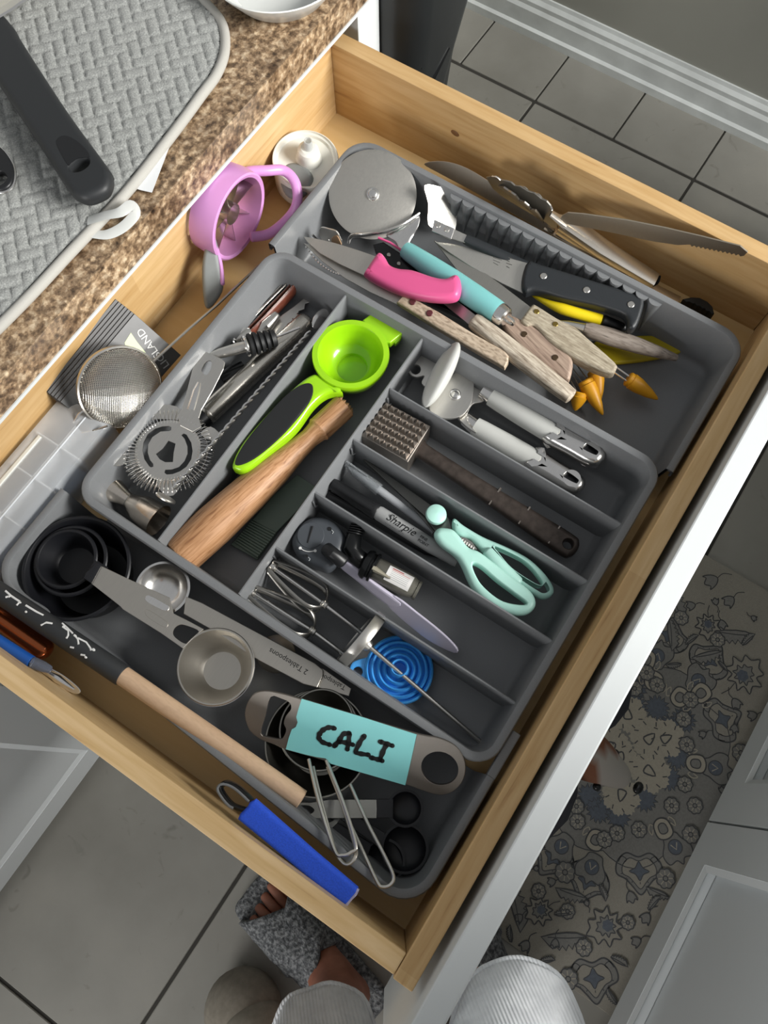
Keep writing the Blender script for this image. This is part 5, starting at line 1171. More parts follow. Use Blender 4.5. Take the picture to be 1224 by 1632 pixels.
put('blade', MB().plate(P, cr(P.px2([(676, 262), (690, 257), (715, 258), (745, 268), (785, 292), (830, 322), (880, 362), (868, 368), (820, 342), (760, 308), (700, 276)]), 3), .0014, .0004), bpy.data.materials['mirror_blade'], fb)
put('shank', MB().sweep([at(870, 360, -.060), at(960, 418, -.070), at(1080, 482, -.078)], [(.006, .0014), (.006, .002), (.007, .003)], 10, e=3), bpy.data.materials['mirror_blade'], fb)
bc = thing('black_clip', 'black scalloped plastic end near the front corner of the drawer', 'clip', at(1115, 490, BZ))
P = flat(-.066)
pts = [(1085, 482), (1098, 479), (1112, 480), (1124, 486), (1132, 494), (1135, 505), (1131, 506), (1127, 501), (1123, 501), (1120, 497), (1116, 497), (1112, 493), (1108, 493), (1104, 489), (1100, 489), (1096, 486), (1090, 486)]
put('jaw', MB().plate(P, P.px2(pts), .012, .0008), M['ink'], bc)

# ================================================================== things on the counter
# drying mat
MZ = CT + .0105
def mat_mat():
    m, nt, P = base('grey_terry'); vec = mapped(nt)
    n1 = node(nt, 'ShaderNodeTexNoise'); n1.inputs['Scale'].default_value = 700; n1.inputs['Detail'].default_value = 3; nt.links.new(vec, n1.inputs['Vector'])
    nt.links.new(ramp(nt, n1.outputs['Fac'], [(0.3, lin('#7b7d7b')), (0.6, lin('#999b98')), (0.8, lin('#bcbdba'))]), P.inputs['Base Color'])
    P.inputs['Roughness'].default_value = .95; P.inputs['Sheen Weight'].default_value = .3; bump(nt, P, n1.outputs['Fac'], .6, .0008); return m
M['terry'] = mat_mat()
dm = thing('drying_mat', 'grey quilted drying mat with pale piped edge', 'mat', at(150, 150, CT))
Pm = flat(MZ)
edge = cr(Pm.px2([(-260, 760), (0, 512), (108, 399), (147, 358), (209, 290), (281, 198), (320, 145), (344, 112), (357, 75), (354, 36), (335, 8), (300, -22), (220, -80)]), 6, False)
far = [(0.70, 0.98), (0.10, 0.98)]
edge = edge + cr([edge[-1], (edge[-1][0] + .004, .84), (edge[-1][0] - .03, .885), (.4, .89), (edge[0][0] + .04, .885), (edge[0][0] - .004, .84), edge[0]], 6, False)[1:-1]
outl = list(edge)
put('base', MB().plate(Pm, outl, .006, .001, h0=-.003), M['terry'], dm)
# quilted top: interlocking raised bars
pa_, pb2 = at(100, 100, MZ), at(160, 86, MZ); qa = math.atan2((pb2 - pa_).y, (pb2 - pa_).x)
S_ = px(19.5, 150, 150, MZ)
def weave(x, y):
    # herringbone of 2:1 bars, returns height
    u = (x * math.cos(qa) + y * math.sin(qa)) / S_; v = (-x * math.sin(qa) + y * math.cos(qa)) / S_
    # find the bar: classic herringbone on unit cells
    i, j = math.floor(u), math.floor(v); k = (i - j) % 4
    fu, fv = u - i, v - j
    if k == 0: a, b, L = fu, fv, 2
    elif k == 1: a, b, L = fu + 1, fv, 2
    elif k == 2: a, b, L = fv + 1, fu, 2
    else: a, b, L = fv, fu, 2
    e = min(b, 1 - b, a, 2 - a)
    t = max(0.0, min(1.0, e / .24)); return .0021 * (t * t * (3 - 2 * t)) * (.92 + .08 * math.cos(a * 3.1))
gs = .0019; xs = [p[0] for p in edge]; x0g, x1g = min(xs), max(xs); y0g, y1g = .488, .892
vidx = {}; mb = MB()
nx, ny = int((x1g - x0g) / gs), int((y1g - y0g) / gs)
pe_ = outl[::2]
for i in range(nx + 1):
    x = x0g + i * gs
    ys = sorted(a[1] + (x - a[0]) / (b[0] - a[0]) * (b[1] - a[1]) for a, b in zip(outl, outl[1:] + outl[:1]) if (a[0] > x) != (b[0] > x))
    near = [p for p in pe_ if abs(p[0] - x) < .02]
    for j in range(ny + 1):
        y = y0g + j * gs
        if sum(1 for q in ys if q < y) % 2 == 0: continue
        dd = min([abs(y - q) for q in ys] + [.02])
        if near: dd = min(dd, min((x - p[0]) ** 2 + (y - p[1]) ** 2 for p in near) ** .5)
        if dd > .0035: vidx[(i, j)] = len(mb.v); mb.v.append(V((x, y, MZ - .0025 + weave(x, y) * min(1, (dd - .003) / .006))))
for (i, j), a in vidx.items():
    if (i + 1, j) in vidx and (i, j + 1) in vidx and (i + 1, j + 1) in vidx: mb.f.append([a, vidx[(i + 1, j)], vidx[(i + 1, j + 1)], vidx[(i, j + 1)]]); mb.m.append(0)
put('quilted_top', mb, M['terry'], dm, smooth=60)
put('piping', MB().sweep([Pm.to3(x, y, -.004) for x, y in edge], .0046, 12, closed=True), plain('pale_piping', '#aaa8a2', .8, bmp=.2, scale=800), dm)
P = tri((278, 204, MZ - .004), (242, 307, CT + .003), (208, 296, CT + .005))
put('care_tag', MB().plate(P, P.px2([(280, 200), (272, 228), (260, 260), (242, 307), (224, 303), (206, 297), (228, 262), (250, 238)]), .0005), plain('white_tag', '#d4d6d8', .6), dm)
M['strap'] = plain('clear_strap', '#c8cac8', .35, alpha=.75)
lo = [V(p) for p in cr([tuple(at(*q)) for q in ((140, 352, MZ), (165, 344, MZ + .006), (192, 338, MZ + .008), (210, 326, MZ + .005), (216, 340, MZ - .002), (196, 362, MZ - .006), (170, 374, MZ - .006), (144, 372, MZ - .004))], 5, False)]
put('hang_loop', MB().sweep(lo, (.0042, .0006), 8, up=(.3, -.5, .8)), M['strap'], dm)
# black handles on the mat
sp_ = thing('spatula', 'black kitchen utensil handle with a teardrop hole on the mat', 'utensil', at(90, 160, MZ))
P = Pl(at(90, 160, MZ + .016), (1, 0, 0), (0, 0, 1))
def o1(l): return [(x / 4.945, y / 4.945) for x, y in l]
out = cr(P.px2(o1([(-500, -420), (60, 172), (170, 330), (270, 488), (560, 930), (860, 1340), (893, 1410), (888, 1480), (845, 1545), (720, 1598), (625, 1582), (540, 1502), (300, 1130), (0, 680), (-300, 230), (-780, -300)])), 4)
hole = P.px2(o1(cr([(572, 1380), (590, 1340), (640, 1305), (700, 1298), (725, 1320), (712, 1360), (660, 1395), (600, 1402)], 3)))
put('handle', MB().plate(P, out, .015, .006, [hole], 5, h0=.008), plain('satin_black', '#242628', .5), sp_)
rec = cr(P.px2(o1([(480, 1200), (490, 1150), (540, 1128), (620, 1160), (700, 1230), (735, 1290), (700, 1298), (640, 1305), (590, 1340), (560, 1350)])), 3)
put('thumb_recess', MB().plate(P, rec, .0006, h0=.0083), M['black'], sp_)
lk = thing('ladle', 'black handle with a steel rim and round hole at the picture edge', 'utensil', at(0, 270, MZ))
P = Pl(at(0, 270, MZ + .006), (1, 0, 0), (0, 0, 1))
out = cr(P.px2(o1([(-1500, 760), (-800, 920), (-260, 1070), (-120, 1105), (0, 1165), (70, 1240), (112, 1330), (110, 1430), (70, 1490), (0, 1512), (-80, 1490), (-160, 1400), (-300, 1290), (-800, 1120), (-1500, 960)])), 4)
put('handle', MB().plate(P, out, .006, .002, [P.px2(o1(cr([(-60, 1420), (-20, 1375), (30, 1372), (65, 1410), (50, 1450), (0, 1480), (-40, 1470)], 3)))], 3), M['black'], lk)
put('rim', MB().sweep([P.to3(x, y, -.001) for x, y in out], .0013, 8, closed=True), M['chrome'], lk)
A, B = at(-30, 40, MZ + .012), at(42, -22, MZ + .012)
pr = thing('chrome_bowl', 'edge of a shiny steel vessel standing on the mat', 'bowl', at(-60, -60, MZ))
Cb = at(-150, -130, MZ + .02); Rb = (at(12, 22, MZ + .02) - Cb).length
put('body', MB().lathe(V((Cb.x, Cb.y, MZ)), (0, 0, 1), [(0.0035, 0), (0.0035, Rb * .8), (.012, Rb * .95), (.020, Rb), (.024, Rb * 1.03), (.025, Rb * 1.02), (.024, Rb * .97), (.012, Rb * .92), (.006, Rb * .75), (.0055, 0)], 64), M['chrome'], pr)
Cb = at(440, -66, CT + .03); Rb = px(116, 440, -66, CT + .03)
wb_ = thing('white_bowl', 'white ceramic dish on the counter behind the mat', 'dish', V((Cb.x, Cb.y, CT)))
put('dish', MB().lathe(V((Cb.x, Cb.y, CT)), (0, 0, 1), [(.0003, 0), (.0003, Rb * .6), (.004, Rb * .7), (.025, Rb * .95), (.030, Rb), (.031, Rb * .99), (.026, Rb * .92), (.006, Rb * .66), (.005, 0)], 56), plain('white_glaze', '#d9dbd8', .2), wb_)
# ================================================================== floor level
# slim black bin beside the cabinet
bn = thing('trash_bin', 'slim black lined bin standing beside the cabinet end', 'bin', (0.77, 0.62, FZ))
def bring(x0, y0, x1, y1, z, r=.03): return [V((x, y, z)) for x, y in rrect(x0, y0, x1, y1, r, 5)]
mb = MB(); secs = [bring(.725, .490, .790, .78, FZ + .001), bring(.718, .470, .800, .79, -.4), bring(.712, .452, .806, .80, -.17), bring(.709, .447, .822, .80, -.10), bring(.708, .444, .840, .80, -.05), bring(.708, .443, .848, .80, -.02), bring(.708, .440, .862, .80, .06), bring(.712, .444, .858, .796, .064), bring(.716, .449, .852, .79, .05), bring(.73, .47, .80, .76, -.5)]
n = len(secs[0])
for q in secs: mb.v += q
for i in range(len(secs) - 1):
    for k in range(n): mb.f.append([i * n + k, i * n + (k + 1) % n, (i + 1) * n + (k + 1) % n, (i + 1) * n + k]); mb.m.append(0)
mb.f += [list(range(n)), [(len(secs) - 1) * n + k for k in range(n)]]; mb.m += [0, 0]
put('body', mb, plain('black_satin_bin', '#1d1f20', .38), bn)
for x0, z0, x1, z1 in ((.716, -.075, .785, -.035), (.724, -.125, .785, -.090)):
    put('bag_fold', MB().sweep([(x0 + .012, .4490, z0), ((x0 + x1) / 2, .4475, (z0 + z1) / 2), (x1, .4460, z1)], [(.002, .002), (.003, .003), (.001, .001)], 8), M['blackg'], bn)

# patterned rug
RZ = FZ + .004
M['rugb'] = plain('rug_beige', '#8d897f', .85, var=.08, bmp=.15, scale=600)
M['rugg'] = plain('rug_grey', '#7a7975', .85, var=.08, scale=300)
M['rugd'] = plain('rug_dark', '#4a4b4d', .85)
M['rugs'] = plain('rug_slate', '#5a6069', .85, var=.1, scale=200)
M['rugc'] = plain('rug_cream', '#a09a8c', .85, var=.06, scale=300)
RMATS = [M['rugb'], M['rugg'], M['rugd'], M['rugs'], M['rugc']]
rx0, rx1, ry0, ry1 = -.020, .735, -.470, -.035
rg = thing('rug', 'small patterned rug with grey floral medallions on the tiles', 'rug', ((rx0 + rx1) / 2, (ry0 + ry1) / 2, FZ))
put('backing', MB().plate(flat(RZ), rrect(rx0, ry0, rx1, ry1, .01, 3), .004, .001, h0=0), M['rugb'], rg)
PR = flat(RZ)
LW = .0019
MC = [0]
def motif(cx, cy, ang, sc, fn, lift=.0):
    MC[0] += 1; lift = lift * .25 + MC[0] * 4e-6
    mb = MB(); ca, sa = math.cos(ang) * sc, math.sin(ang) * sc
    T = lambda l: [(cx + x * ca - y * sa, cy + x * sa + y * ca) for x, y in l]
    def fill(l, mi, h): mb.mi = mi; mb.plate(PR, T(l), .0001, h0=.0001 + h * .25 + lift)
    def line(l, mi=2, w=LW, closed=True, h=.0007): mb.mi = mi; mb.ribbon(PR, T(l), w, h * .25 + lift, closed, .00006)
    fn(fill, line); put('motif', mb, RMATS, rg, smooth=0)
def scal(r, n, d, k=8, a0=0): return [((r * (1 + d * abs(math.sin(n * t / 2)))) * math.cos(t + a0), (r * (1 + d * abs(math.sin(n * t / 2)))) * math.sin(t + a0)) for t in [2 * math.pi * i / (n * k) for i in range(n * k)]]
def m_rosette(fill, line):
    fill(scal(1, 8, .15), 1, 0); line(scal(1, 8, .15)); line(circ(0, 0, .3, 10), 2)
    for i in range(8): a = math.pi * i / 4; line([(.35 * math.cos(a), .35 * math.sin(a)), (.9 * math.cos(a), .9 * math.sin(a))], 4, LW * .8, False)
def m_medal(fill, line):
    fill(scal(1.0, 8, .12), 1, 0); line(scal(1.0, 8, .12), 2, LW * 1.3)
    for i in range(8):
        a = math.pi * i / 4 + .39; fill([(x * .2 + .72 * math.cos(a), y * .2 + .72 * math.sin(a)) for x, y in scal(1, 6, .25)], 3, .0003)
    fill([(r * math.cos(t), r * math.sin(t)) for t, r in [(2 * math.pi * i / 96, .62 + .12 * abs(math.cos(4 * 2 * math.pi * i / 96)) + .03 * math.sin(i * 2.1)) for i in range(96)]], 4, .0005)
    line(scal(.36, 8, .2), 2, LW, True, .0009)
    for i in range(8):
        a = math.pi * i / 4; c, s = math.cos(a), math.sin(a)
        line([(.52 * c - .05 * s, .52 * s + .05 * c), (.64 * c, .64 * s), (.52 * c + .05 * s, .52 * s - .05 * c)], 2, LW * 1.2, True, .0009)
        fill([(.24 * c + x * .09, .24 * s + y * .09) for x, y in circ(0, 0, 1, 10)], 3, .0008)
def m_cart(fill, line):      # scalloped cartouche
    o = cr([(-.9, -.1), (-.95, .35), (-.6, .55), (-.35, .8), (0, 1.15), (.35, .8), (.6, .55), (.95, .35), (.9, -.1), (.5, -.45), (0, -.3), (-.5, -.45)], 5)
    fill(o, 1, 0); line(o, 2, LW * 1.3)
    i_ = [(x * .74, y * .74 + .08) for x, y in o]; fill(i_, 0, .0003); line(i_, 2, LW * .8)
    j_ = cr([(0, .62), (-.16, .38), (-.42, .26), (-.16, .12), (0, -.12), (.16, .12), (.42, .26), (.16, .38)], 3); fill(j_, 3, .0006); line(j_, 2, LW * .8, True, .0010)
    for k in range(7): t = math.pi * (k + .5) / 7; line([(.80 * math.cos(t), .25 + .50 * math.sin(t)), (.70 * math.cos(t), .25 + .42 * math.sin(t))], 2, LW * .7, False, .0010)
    for sg in (-1, 1): line(cr([(sg * .85, -.1), (sg * .7, -.32), (sg * .5, -.2), (sg * .6, -.08)], 3, False), 2, LW * .8, False)
def m_palm(fill, line):      # palmette
    o = cr([(0, 1.1), (-.22, .8), (-.55, .75), (-.45, .4), (-.85, .3), (-.6, 0), (-.75, -.35), (-.35, -.3), (-.3, -.65), (0, -.45), (.3, -.65), (.35, -.3), (.75, -.35), (.6, 0), (.85, .3), (.45, .4), (.55, .75), (.22, .8)], 3)
    fill(o, 0, 0); line(o, 2, LW * 1.2); i_ = [(x * .55, y * .55) for x, y in o]; fill(i_, 1, .0003); line(i_)
    fill(scal(.22, 6, .2), 3, .0006); line([(0, -.5), (.05, -.9), (-.05, -1.3)], 2, LW * .7, False)
def m_leaf(fill, line):
    o = [(0, -.9)] + [p for i in range(6) for p in ((-.18 - .28 * math.sin(math.pi * (i + .5) / 6.5), -.75 + .3 * i), (-.12 - .12 * math.sin(math.pi * (i + .5) / 6.5), -.62 + .3 * i))] + [(.25, 1.2), (.3, .6), (.28, 0), (.2, -.5)]
    fill(o, 1, 0); line(o, 2, LW * 1.1); line(cr([(0, -.8), (.05, 0), (.2, .9)], 4, False), 2, LW * .8, False)
def m_bud(fill, line):
    o = cr([(0, .6), (-.3, .3), (-.5, .45), (-.35, -.1), (0, -.4), (.35, -.1), (.5, .45), (.3, .3)], 3); fill(o, 1, 0); line(o)
    line(cr([(0, -.4), (.1, -.9), (-.2, -1.4)], 4, False), 2, LW * .7, False)
def m_cloud(fill, line):
    o = cr([(-.9, .2), (-.75, .75), (-.25, .7), (0, 1.0), (.25, .7), (.75, .75), (.9, .2), (.55, -.35), (.35, -.75), (-.35, -.75), (-.55, -.35)], 4)
    fill(o, 1, 0); line(o); fill(circ(0, 0, .42, 16), 3, .0003); line(circ(0, 0, .42, 16), 2, LW * .8); line([(-.2, -.2), (.0, .15), (.2, -.2)], 4, LW, False, .0009)
def m_shield(fill, line):
    o = cr([(0, 1), (-.75, .65), (-.75, -.4), (-.3, -.85), (.3, -.85), (.75, -.4), (.75, .65)], 4); fill(o, 4, 0); line(o, 2, LW * 1.2)
    i_ = [(x * .5, y * .5) for x, y in o]; fill(i_, 1, .0003); line(i_); line(cr([(-.9, -.2), (-1.2, .2), (-1.3, -.3), (-1.0, -.7), (-.8, -.5)], 3, False), 4, LW, False); line(cr([(.9, -.2), (1.2, .2), (1.3, -.3), (1.0, -.7), (.8, -.5)], 3, False), 4, LW, False)
def m_cream(fill, line):
    fill([(r * math.cos(t), r * math.sin(t)) for t, r in [(2 * math.pi * i / 64, .86 + .14 * abs(math.cos(4 * 2 * math.pi * i / 64)) + .06 * math.sin(i * 2.7)) for i in range(64)]], 4, 0)
    line(cr([(-.22, -.2), (0, .3), (.22, -.2), (0, -.3)], 3), 2, LW * 1.4)
    for i in range(8):
        a = math.pi * i / 4 + .3; line([(.62 * math.cos(a), .62 * math.sin(a)), (.82 * math.cos(a + .12), .82 * math.sin(a + .12))], 2, LW, False)
def m_slate(fill, line): o = [(r * math.cos(t), r * math.sin(t)) for t, r in [(2 * math.pi * i / 40, .8 + .2 * math.sin(i * 2.3)) for i in range(40)]]; fill(o, 3, 0); line([(x * 1.05, y * 1.05) for x, y in o], 2, LW * .7)
RCEN = at(1005, 1205, RZ)
def mp(u, v, r, fn, lift, ang=None):
    p = at(u, v, RZ); a = math.atan2(p.y - RCEN.y, p.x - RCEN.x) - math.pi / 2 if ang is None else ang
    motif(p.x, p.y, a, px(r, u, v, RZ), fn, lift)
    y2 = 2 * RCEN.y - p.y                 # the pattern repeats on the other half of the rug
    if abs(y2 - p.y) > .05 and ry0 + .02 < y2 < ry1 - .01: motif(p.x, y2, math.pi - a if ang is not None else math.pi - a, px(r, u, v, RZ), fn, lift)
def m_ground(fill, line): o = scal(1, 10, .10); fill(o, 1, 0); line(o, 2, LW * .8)
motif(RCEN.x, RCEN.y, .2, px(150, 1005, 1205, RZ), m_ground, 0)
IM = math.atan2(-.8, -.55)          # picture-down on the floor
for u, v, r, a in ((1018, 1378, 38, None), (945, 1548, 40, 2.2), (1144, 1150, 36, None), (886, 1360, 36, None), (1063, 1020, 34, None)): mp(u, v, r, m_cart, 0, a)
for u, v in ((943, 1382), (1076, 1350), (1140, 1224), (1113, 1085), (1190, 1290)): mp(u, v, 27, m_cloud, .0013)
for u, v in ((949, 1338), (1056, 1320), (1108, 1217), (1083, 1112), (1030, 1052)): mp(u, v, 17, m_shield, .0026)
fl = [(954, 1291), (1027, 1273), (1079, 1205), (1047, 1128), (985, 1300), (1065, 1240), (1068, 1160), (1010, 1098)]
for u, v in fl: mp(u, v, 21, m_slate, .0004)
for u, v, r in ((1036, 1176, 33), (1036, 1230, 33), (990, 1268, 31), (1000, 1137, 30), (985, 1205, 30)): mp(u, v, r, m_cream, .0018)
for u, v in ((920, 1309), (983, 1328), (1018, 1322), (1070, 1284), (1091, 1250), (1094, 1187), (1089, 1146), (1047, 1092), (1107, 1284), (1030, 1072)): mp(u, v, 11, m_rosette, .0040)
for u, v, r, a in ((968, 1475, 34, .95), (1183, 1077, 36, 4.4), (862, 1450, 26, 1.0), (1128, 995, 24, 2.0)): mp(u, v, r, m_palm, .0040, a)
for u, v, r, a in ((913, 1427, 24, .4), (904, 1497, 34, .7), (1131, 1045, 24, .9), (1174, 1013, 30, .6), (1050, 1425, 18, .3)): mp(u, v, r, m_leaf, .0013, a)
for u, v, r, a in ((828, 1462, 14, 1.2), (1005, 1428, 18, 2.4), (880, 1405, 14, .8), (838, 1506, 18, 1.5), (1030, 1462, 18, 1.4), (1102, 965, 15, .8), (1163, 957, 20, 1.2), (1172, 1120, 18, 2.6), (1200, 1140, 16, .8), (1015, 1500, 16, 1.0), (1135, 925, 24, 1.0), (840, 1530, 14, 2)): mp(u, v, r, m_bud, .0013, a)
rr_ = random.Random(3)
for u, v in ((858, 1420), (895, 1455), (935, 1440), (930, 1510), (985, 1530), (870, 1530), (1000, 1470), (1040, 1440), (1120, 1170), (1170, 1160), (1150, 1060), (1100, 1020), (1190, 1020), (1140, 960), (1200, 985), (1085, 985), (960, 1420), (1060, 1400), (1100, 1330), (1150, 1260), (900, 1390), (975, 1590), (905, 1560), (1180, 1200), (1075, 1060)): mp(u, v, rr_.uniform(9, 14), rr_.choice((m_bud, m_leaf, m_rosette)), .0052, rr_.uniform(0, 6.2))

# ---------------------------------------------------------------- people and animals
def skin(name, nodes, edges, root, sub=2):
    keys = list(nodes); me = bpy.data.meshes.new(name)
    me.from_pydata([nodes[k][0] for k in keys], [(keys.index(a), keys.index(b)) for a, b in edges], [])
    o = bpy.data.objects.new(name, me); COL.objects.link(o)
    bpy.context.view_layer.objects.active = o
    md = o.modifiers.new('skin', 'SKIN'); md.use_smooth_shade = True
    for i, k in enumerate(keys):
        r = nodes[k][1]; sv_ = me.skin_vertices[0].data[i]; sv_.radius = (r, r) if not isinstance(r, tuple) else r; sv_.use_root = k == root
    sb = o.modifiers.new('sub', 'SUBSURF'); sb.levels = sub; sb.render_levels = sub
    bpy.context.view_layer.update(); dg = bpy.context.evaluated_depsgraph_get()
    m2 = bpy.data.meshes.new_from_object(o.evaluated_get(dg)); bpy.data.objects.remove(o); bpy.data.meshes.remove(me)
    mb = MB(); mb.v = [V(v.co) for v in m2.vertices]; mb.f = [list(p.vertices) for p in m2.polygons]; mb.m = [0] * len(mb.f); bpy.data.meshes.remove(m2)
    return mb
def skinmat():
    m, nt, P = base('skin'); P.inputs['Base Color'].default_value = lin('#9c6650'); P.inputs['Roughness'].default_value = .5; P.inputs['Subsurface Weight'].default_value = .12
    P.inputs['Subsurface Radius'].default_value = (.01, .004, .002)
    nz = node(nt, 'ShaderNodeTexNoise'); nz.inputs['Scale'].default_value = 40; nt.links.new(mapped(nt), nz.inputs['Vector'])
    nt.links.new(ramp(nt, nz.outputs['Fac'], [(.3, lin('#8f5a46')), (.7, lin('#a8705a'))]), P.inputs['Base Color']); return m
M['skin'] = skinmat()
pe = thing('person', 'person in pale grey ribbed loose trousers standing beside the drawer', 'person', (-.16, -.1, FZ))
def leg(n, toe, heel, knee, hip, nodes, edges):
    toe, heel = V(toe), V(heel); d = (toe - heel).normalized(); s = V((-d.y, d.x, 0)); z = FZ + .028
    A_ = heel + d * .055; A_.z = FZ + .095
    nodes[n + 'hip'] = (hip, .095); nodes[n + 'thigh'] = (V(hip).lerp(V(knee), .5), .082); nodes[n + 'knee'] = (knee, .056)
    nodes[n + 'calf'] = (V(knee).lerp(A_, .35) - d * .012, .052); nodes[n + 'shin'] = (V(knee).lerp(A_, .75), .036); nodes[n + 'ankle'] = (A_, .034)
    nodes[n + 'heel'] = (V((heel.x, heel.y, z + .006)) + d * .025, .030); nodes[n + 'inst'] = (V((heel.x, heel.y, z + .020)) + d * .115, (.036, .026)); nodes[n + 'ball'] = (V((heel.x, heel.y, z + .004)) + d * .185, (.038, .018))
    for a, b in (('hip', 'thigh'), ('thigh', 'knee'), ('knee', 'calf'), ('calf', 'shin'), ('shin', 'ankle'), ('ankle', 'heel'), ('ankle', 'inst'), ('inst', 'ball')): edges.append((n + a, n + b))
    b_ = V((heel.x, heel.y, z)) + d * .19
    for i in range(5):
        o = (i - 2) * .0155; Lt = (.052, .050, .046, .041, .035)[i] if n == 'l' else (.035, .041, .046, .050, .052)[i]; r = .0095 if Lt < .052 else .0125
        nodes[n + 't%d' % i] = (b_ + s * o, .0095); nodes[n + 'u%d' % i] = (b_ + s * o * 1.12 + d * Lt * .55 + V((0, 0, .004)), r * .95); nodes[n + 'v%d' % i] = (b_ + s * o * 1.15 + d * Lt + V((0, 0, -.002)), r * .8)
        edges += [(n + 'ball', n + 't%d' % i), (n + 't%d' % i, n + 'u%d' % i), (n + 'u%d' % i, n + 'v%d' % i)]
nodes, edges = {}, []
FD = V((.42, .90, 0)).normalized(); LD = V((-FD.y, FD.x, 0))       # facing and left-hand directions
PC = V((-.315, -.135, .10))
nodes['pelvis'] = (PC, (.125, .10)); nodes['waist'] = (PC + V((0, 0, .16)), (.115, .090)); nodes['chest'] = (PC + V((0, 0, .36)) - FD * .005, (.145, .105)); nodes['collar'] = (PC + V((0, 0, .50)) + FD * .005, (.09, .075))
nodes['neck'] = (PC + V((0, 0, .58)) + FD * .03, .052); nodes['jaw'] = (PC + V((0, 0, .665)) + FD * .075, (.058, .062)); nodes['head'] = (PC + V((0, 0, .755)) + FD * .055, (.078, .088)); nodes['crown'] = (PC + V((0, 0, .815)) + FD * .045, (.058, .062))
edges += [('pelvis', 'waist'), ('waist', 'chest'), ('chest', 'collar'), ('collar', 'neck'), ('neck', 'jaw'), ('jaw', 'head'), ('head', 'crown')]
for sg, n_ in ((1, 'L'), (-1, 'R')):
    sh = PC + V((0, 0, .47)) + LD * .165 * sg; el = sh + V((0, 0, -.27)) + LD * .045 * sg - FD * .05; wr = el + V((0, 0, -.22)) + FD * .035 + LD * .012 * sg; pm = wr + V((0, 0, -.055)) + FD * .006
    nodes['sh' + n_] = (sh, .058); nodes['ua' + n_] = (sh.lerp(el, .5), .046); nodes['el' + n_] = (el, .036); nodes['fa' + n_] = (el.lerp(wr, .35), .037); nodes['wr' + n_] = (wr, .024); nodes['pm' + n_] = (pm, (.030, .016))
    edges += [('collar', 'sh' + n_), ('sh' + n_, 'ua' + n_), ('ua' + n_, 'el' + n_), ('el' + n_, 'fa' + n_), ('fa' + n_, 'wr' + n_), ('wr' + n_, 'pm' + n_)]
    for i, Lf_ in enumerate((.072, .080, .075, .060)):
        b_ = pm + V((0, 0, -.028)) + FD * (.024 - .016 * i); m_ = b_ + V((0, 0, -Lf_ * .5)) - LD * .006 * sg; t_ = b_ + V((0, 0, -Lf_ * .9)) - LD * .022 * sg
        nodes['fb%s%d' % (n_, i)] = (b_, .0092); nodes['fm%s%d' % (n_, i)] = (m_, .0085); nodes['ft%s%d' % (n_, i)] = (t_, .0072)
        edges += [('pm' + n_, 'fb%s%d' % (n_, i)), ('fb%s%d' % (n_, i), 'fm%s%d' % (n_, i)), ('fm%s%d' % (n_, i), 'ft%s%d' % (n_, i))]
    t0 = pm + FD * .034 + V((0, 0, .010)); t1 = t0 + FD * .016 + V((0, 0, -.034)) - LD * .010 * sg
    nodes['tb' + n_] = (t0, .0105); nodes['tt' + n_] = (t1, .0085); edges += [('pm' + n_, 'tb' + n_), ('tb' + n_, 'tt' + n_)]
lt, lh = at(418, 1425, FZ + .03), at(588, 1608, FZ + .03)
rt, rh = at(735, 1470, FZ + .03), at(800, 1640, FZ + .03)
leg('l', lt, lh, (-.215, -.03, -.36), PC + LD * .085 - V((0, 0, .06)), nodes, edges)
leg('r', rt, rh, (-.095, -.205, -.36), PC - LD * .085 - V((0, 0, .06)), nodes, edges)
edges += [('pelvis', 'lhip'), ('pelvis', 'rhip')]
body = put('body', skin('body', nodes, edges, 'pelvis'), M['skin'], pe, smooth=180, label='bare foot and lower leg skin')
def rib_mat():
    m, nt, P = base('ribbed_grey_knit'); vec = mapped(nt, rotz=.6)
    w = node(nt, 'ShaderNodeTexWave'); w.inputs['Scale'].default_value = 95; w.inputs['Distortion'].default_value = .6; nt.links.new(vec, w.inputs['Vector'])
    nz = node(nt, 'ShaderNodeTexNoise'); nz.inputs['Scale'].default_value = 60; nz.inputs['Detail'].default_value = 5; nt.links.new(vec, nz.inputs['Vector'])
    c = ramp(nt, nz.outputs['Fac'], [(.3, lin('#cfd1d5')), (.7, lin('#e8eaed'))]); nt.links.new(c, P.inputs['Base Color'])
    P.inputs['Roughness'].default_value = .9; bump(nt, P, w.outputs['Fac'], .5, .0012); return m
M['knit'] = rib_mat()
def cloth(rings, n=40, fold=.0):
    mb = MB()
    for (c, rx, ry, rz) in rings:
        for k in range(n):
            a = 2 * math.pi * k / n; f = 1 + fold * math.sin(5 * a + c[2] * 9) + fold * .6 * math.sin(9 * a + 1); x, y = rx * f * math.cos(a), ry * f * math.sin(a)
            mb.v.append(V((c[0] + x * math.cos(rz) - y * math.sin(rz), c[1] + x * math.sin(rz) + y * math.cos(rz), c[2])))
    for i in range(len(rings) - 1):
        for k in range(n): mb.f.append([i * n + k, i * n + (k + 1) % n, (i + 1) * n + (k + 1) % n, (i + 1) * n + k]); mb.m.append(0)
    return mb
hemL = at(516, 1690, -.30); hemR = at(825, 1668, -.24)
def trouser(h, knee, hip, r, fold, rz):
    h, hip = V(h), V(hip); rg_ = []
    rg_.append((h + V((0, 0, .004)), r * .95, r * .80, rz)); rg_.append((h, r, r * .86, rz)); rg_.append((h + V((0, 0, .012)), r * 1.0, r * .86, rz))
    for t in (.15, .35, .6, .85, 1.0): rg_.append((h.lerp(hip, t), r * (1 + .3 * t), r * (.88 + .35 * t), rz))
    return cloth(rg_, 44, fold)
tl = put('trouser_leg', trouser(hemL, None, PC + LD * .06 + V((0, 0, -.02)), .066, .03, .5), M['knit'], pe)
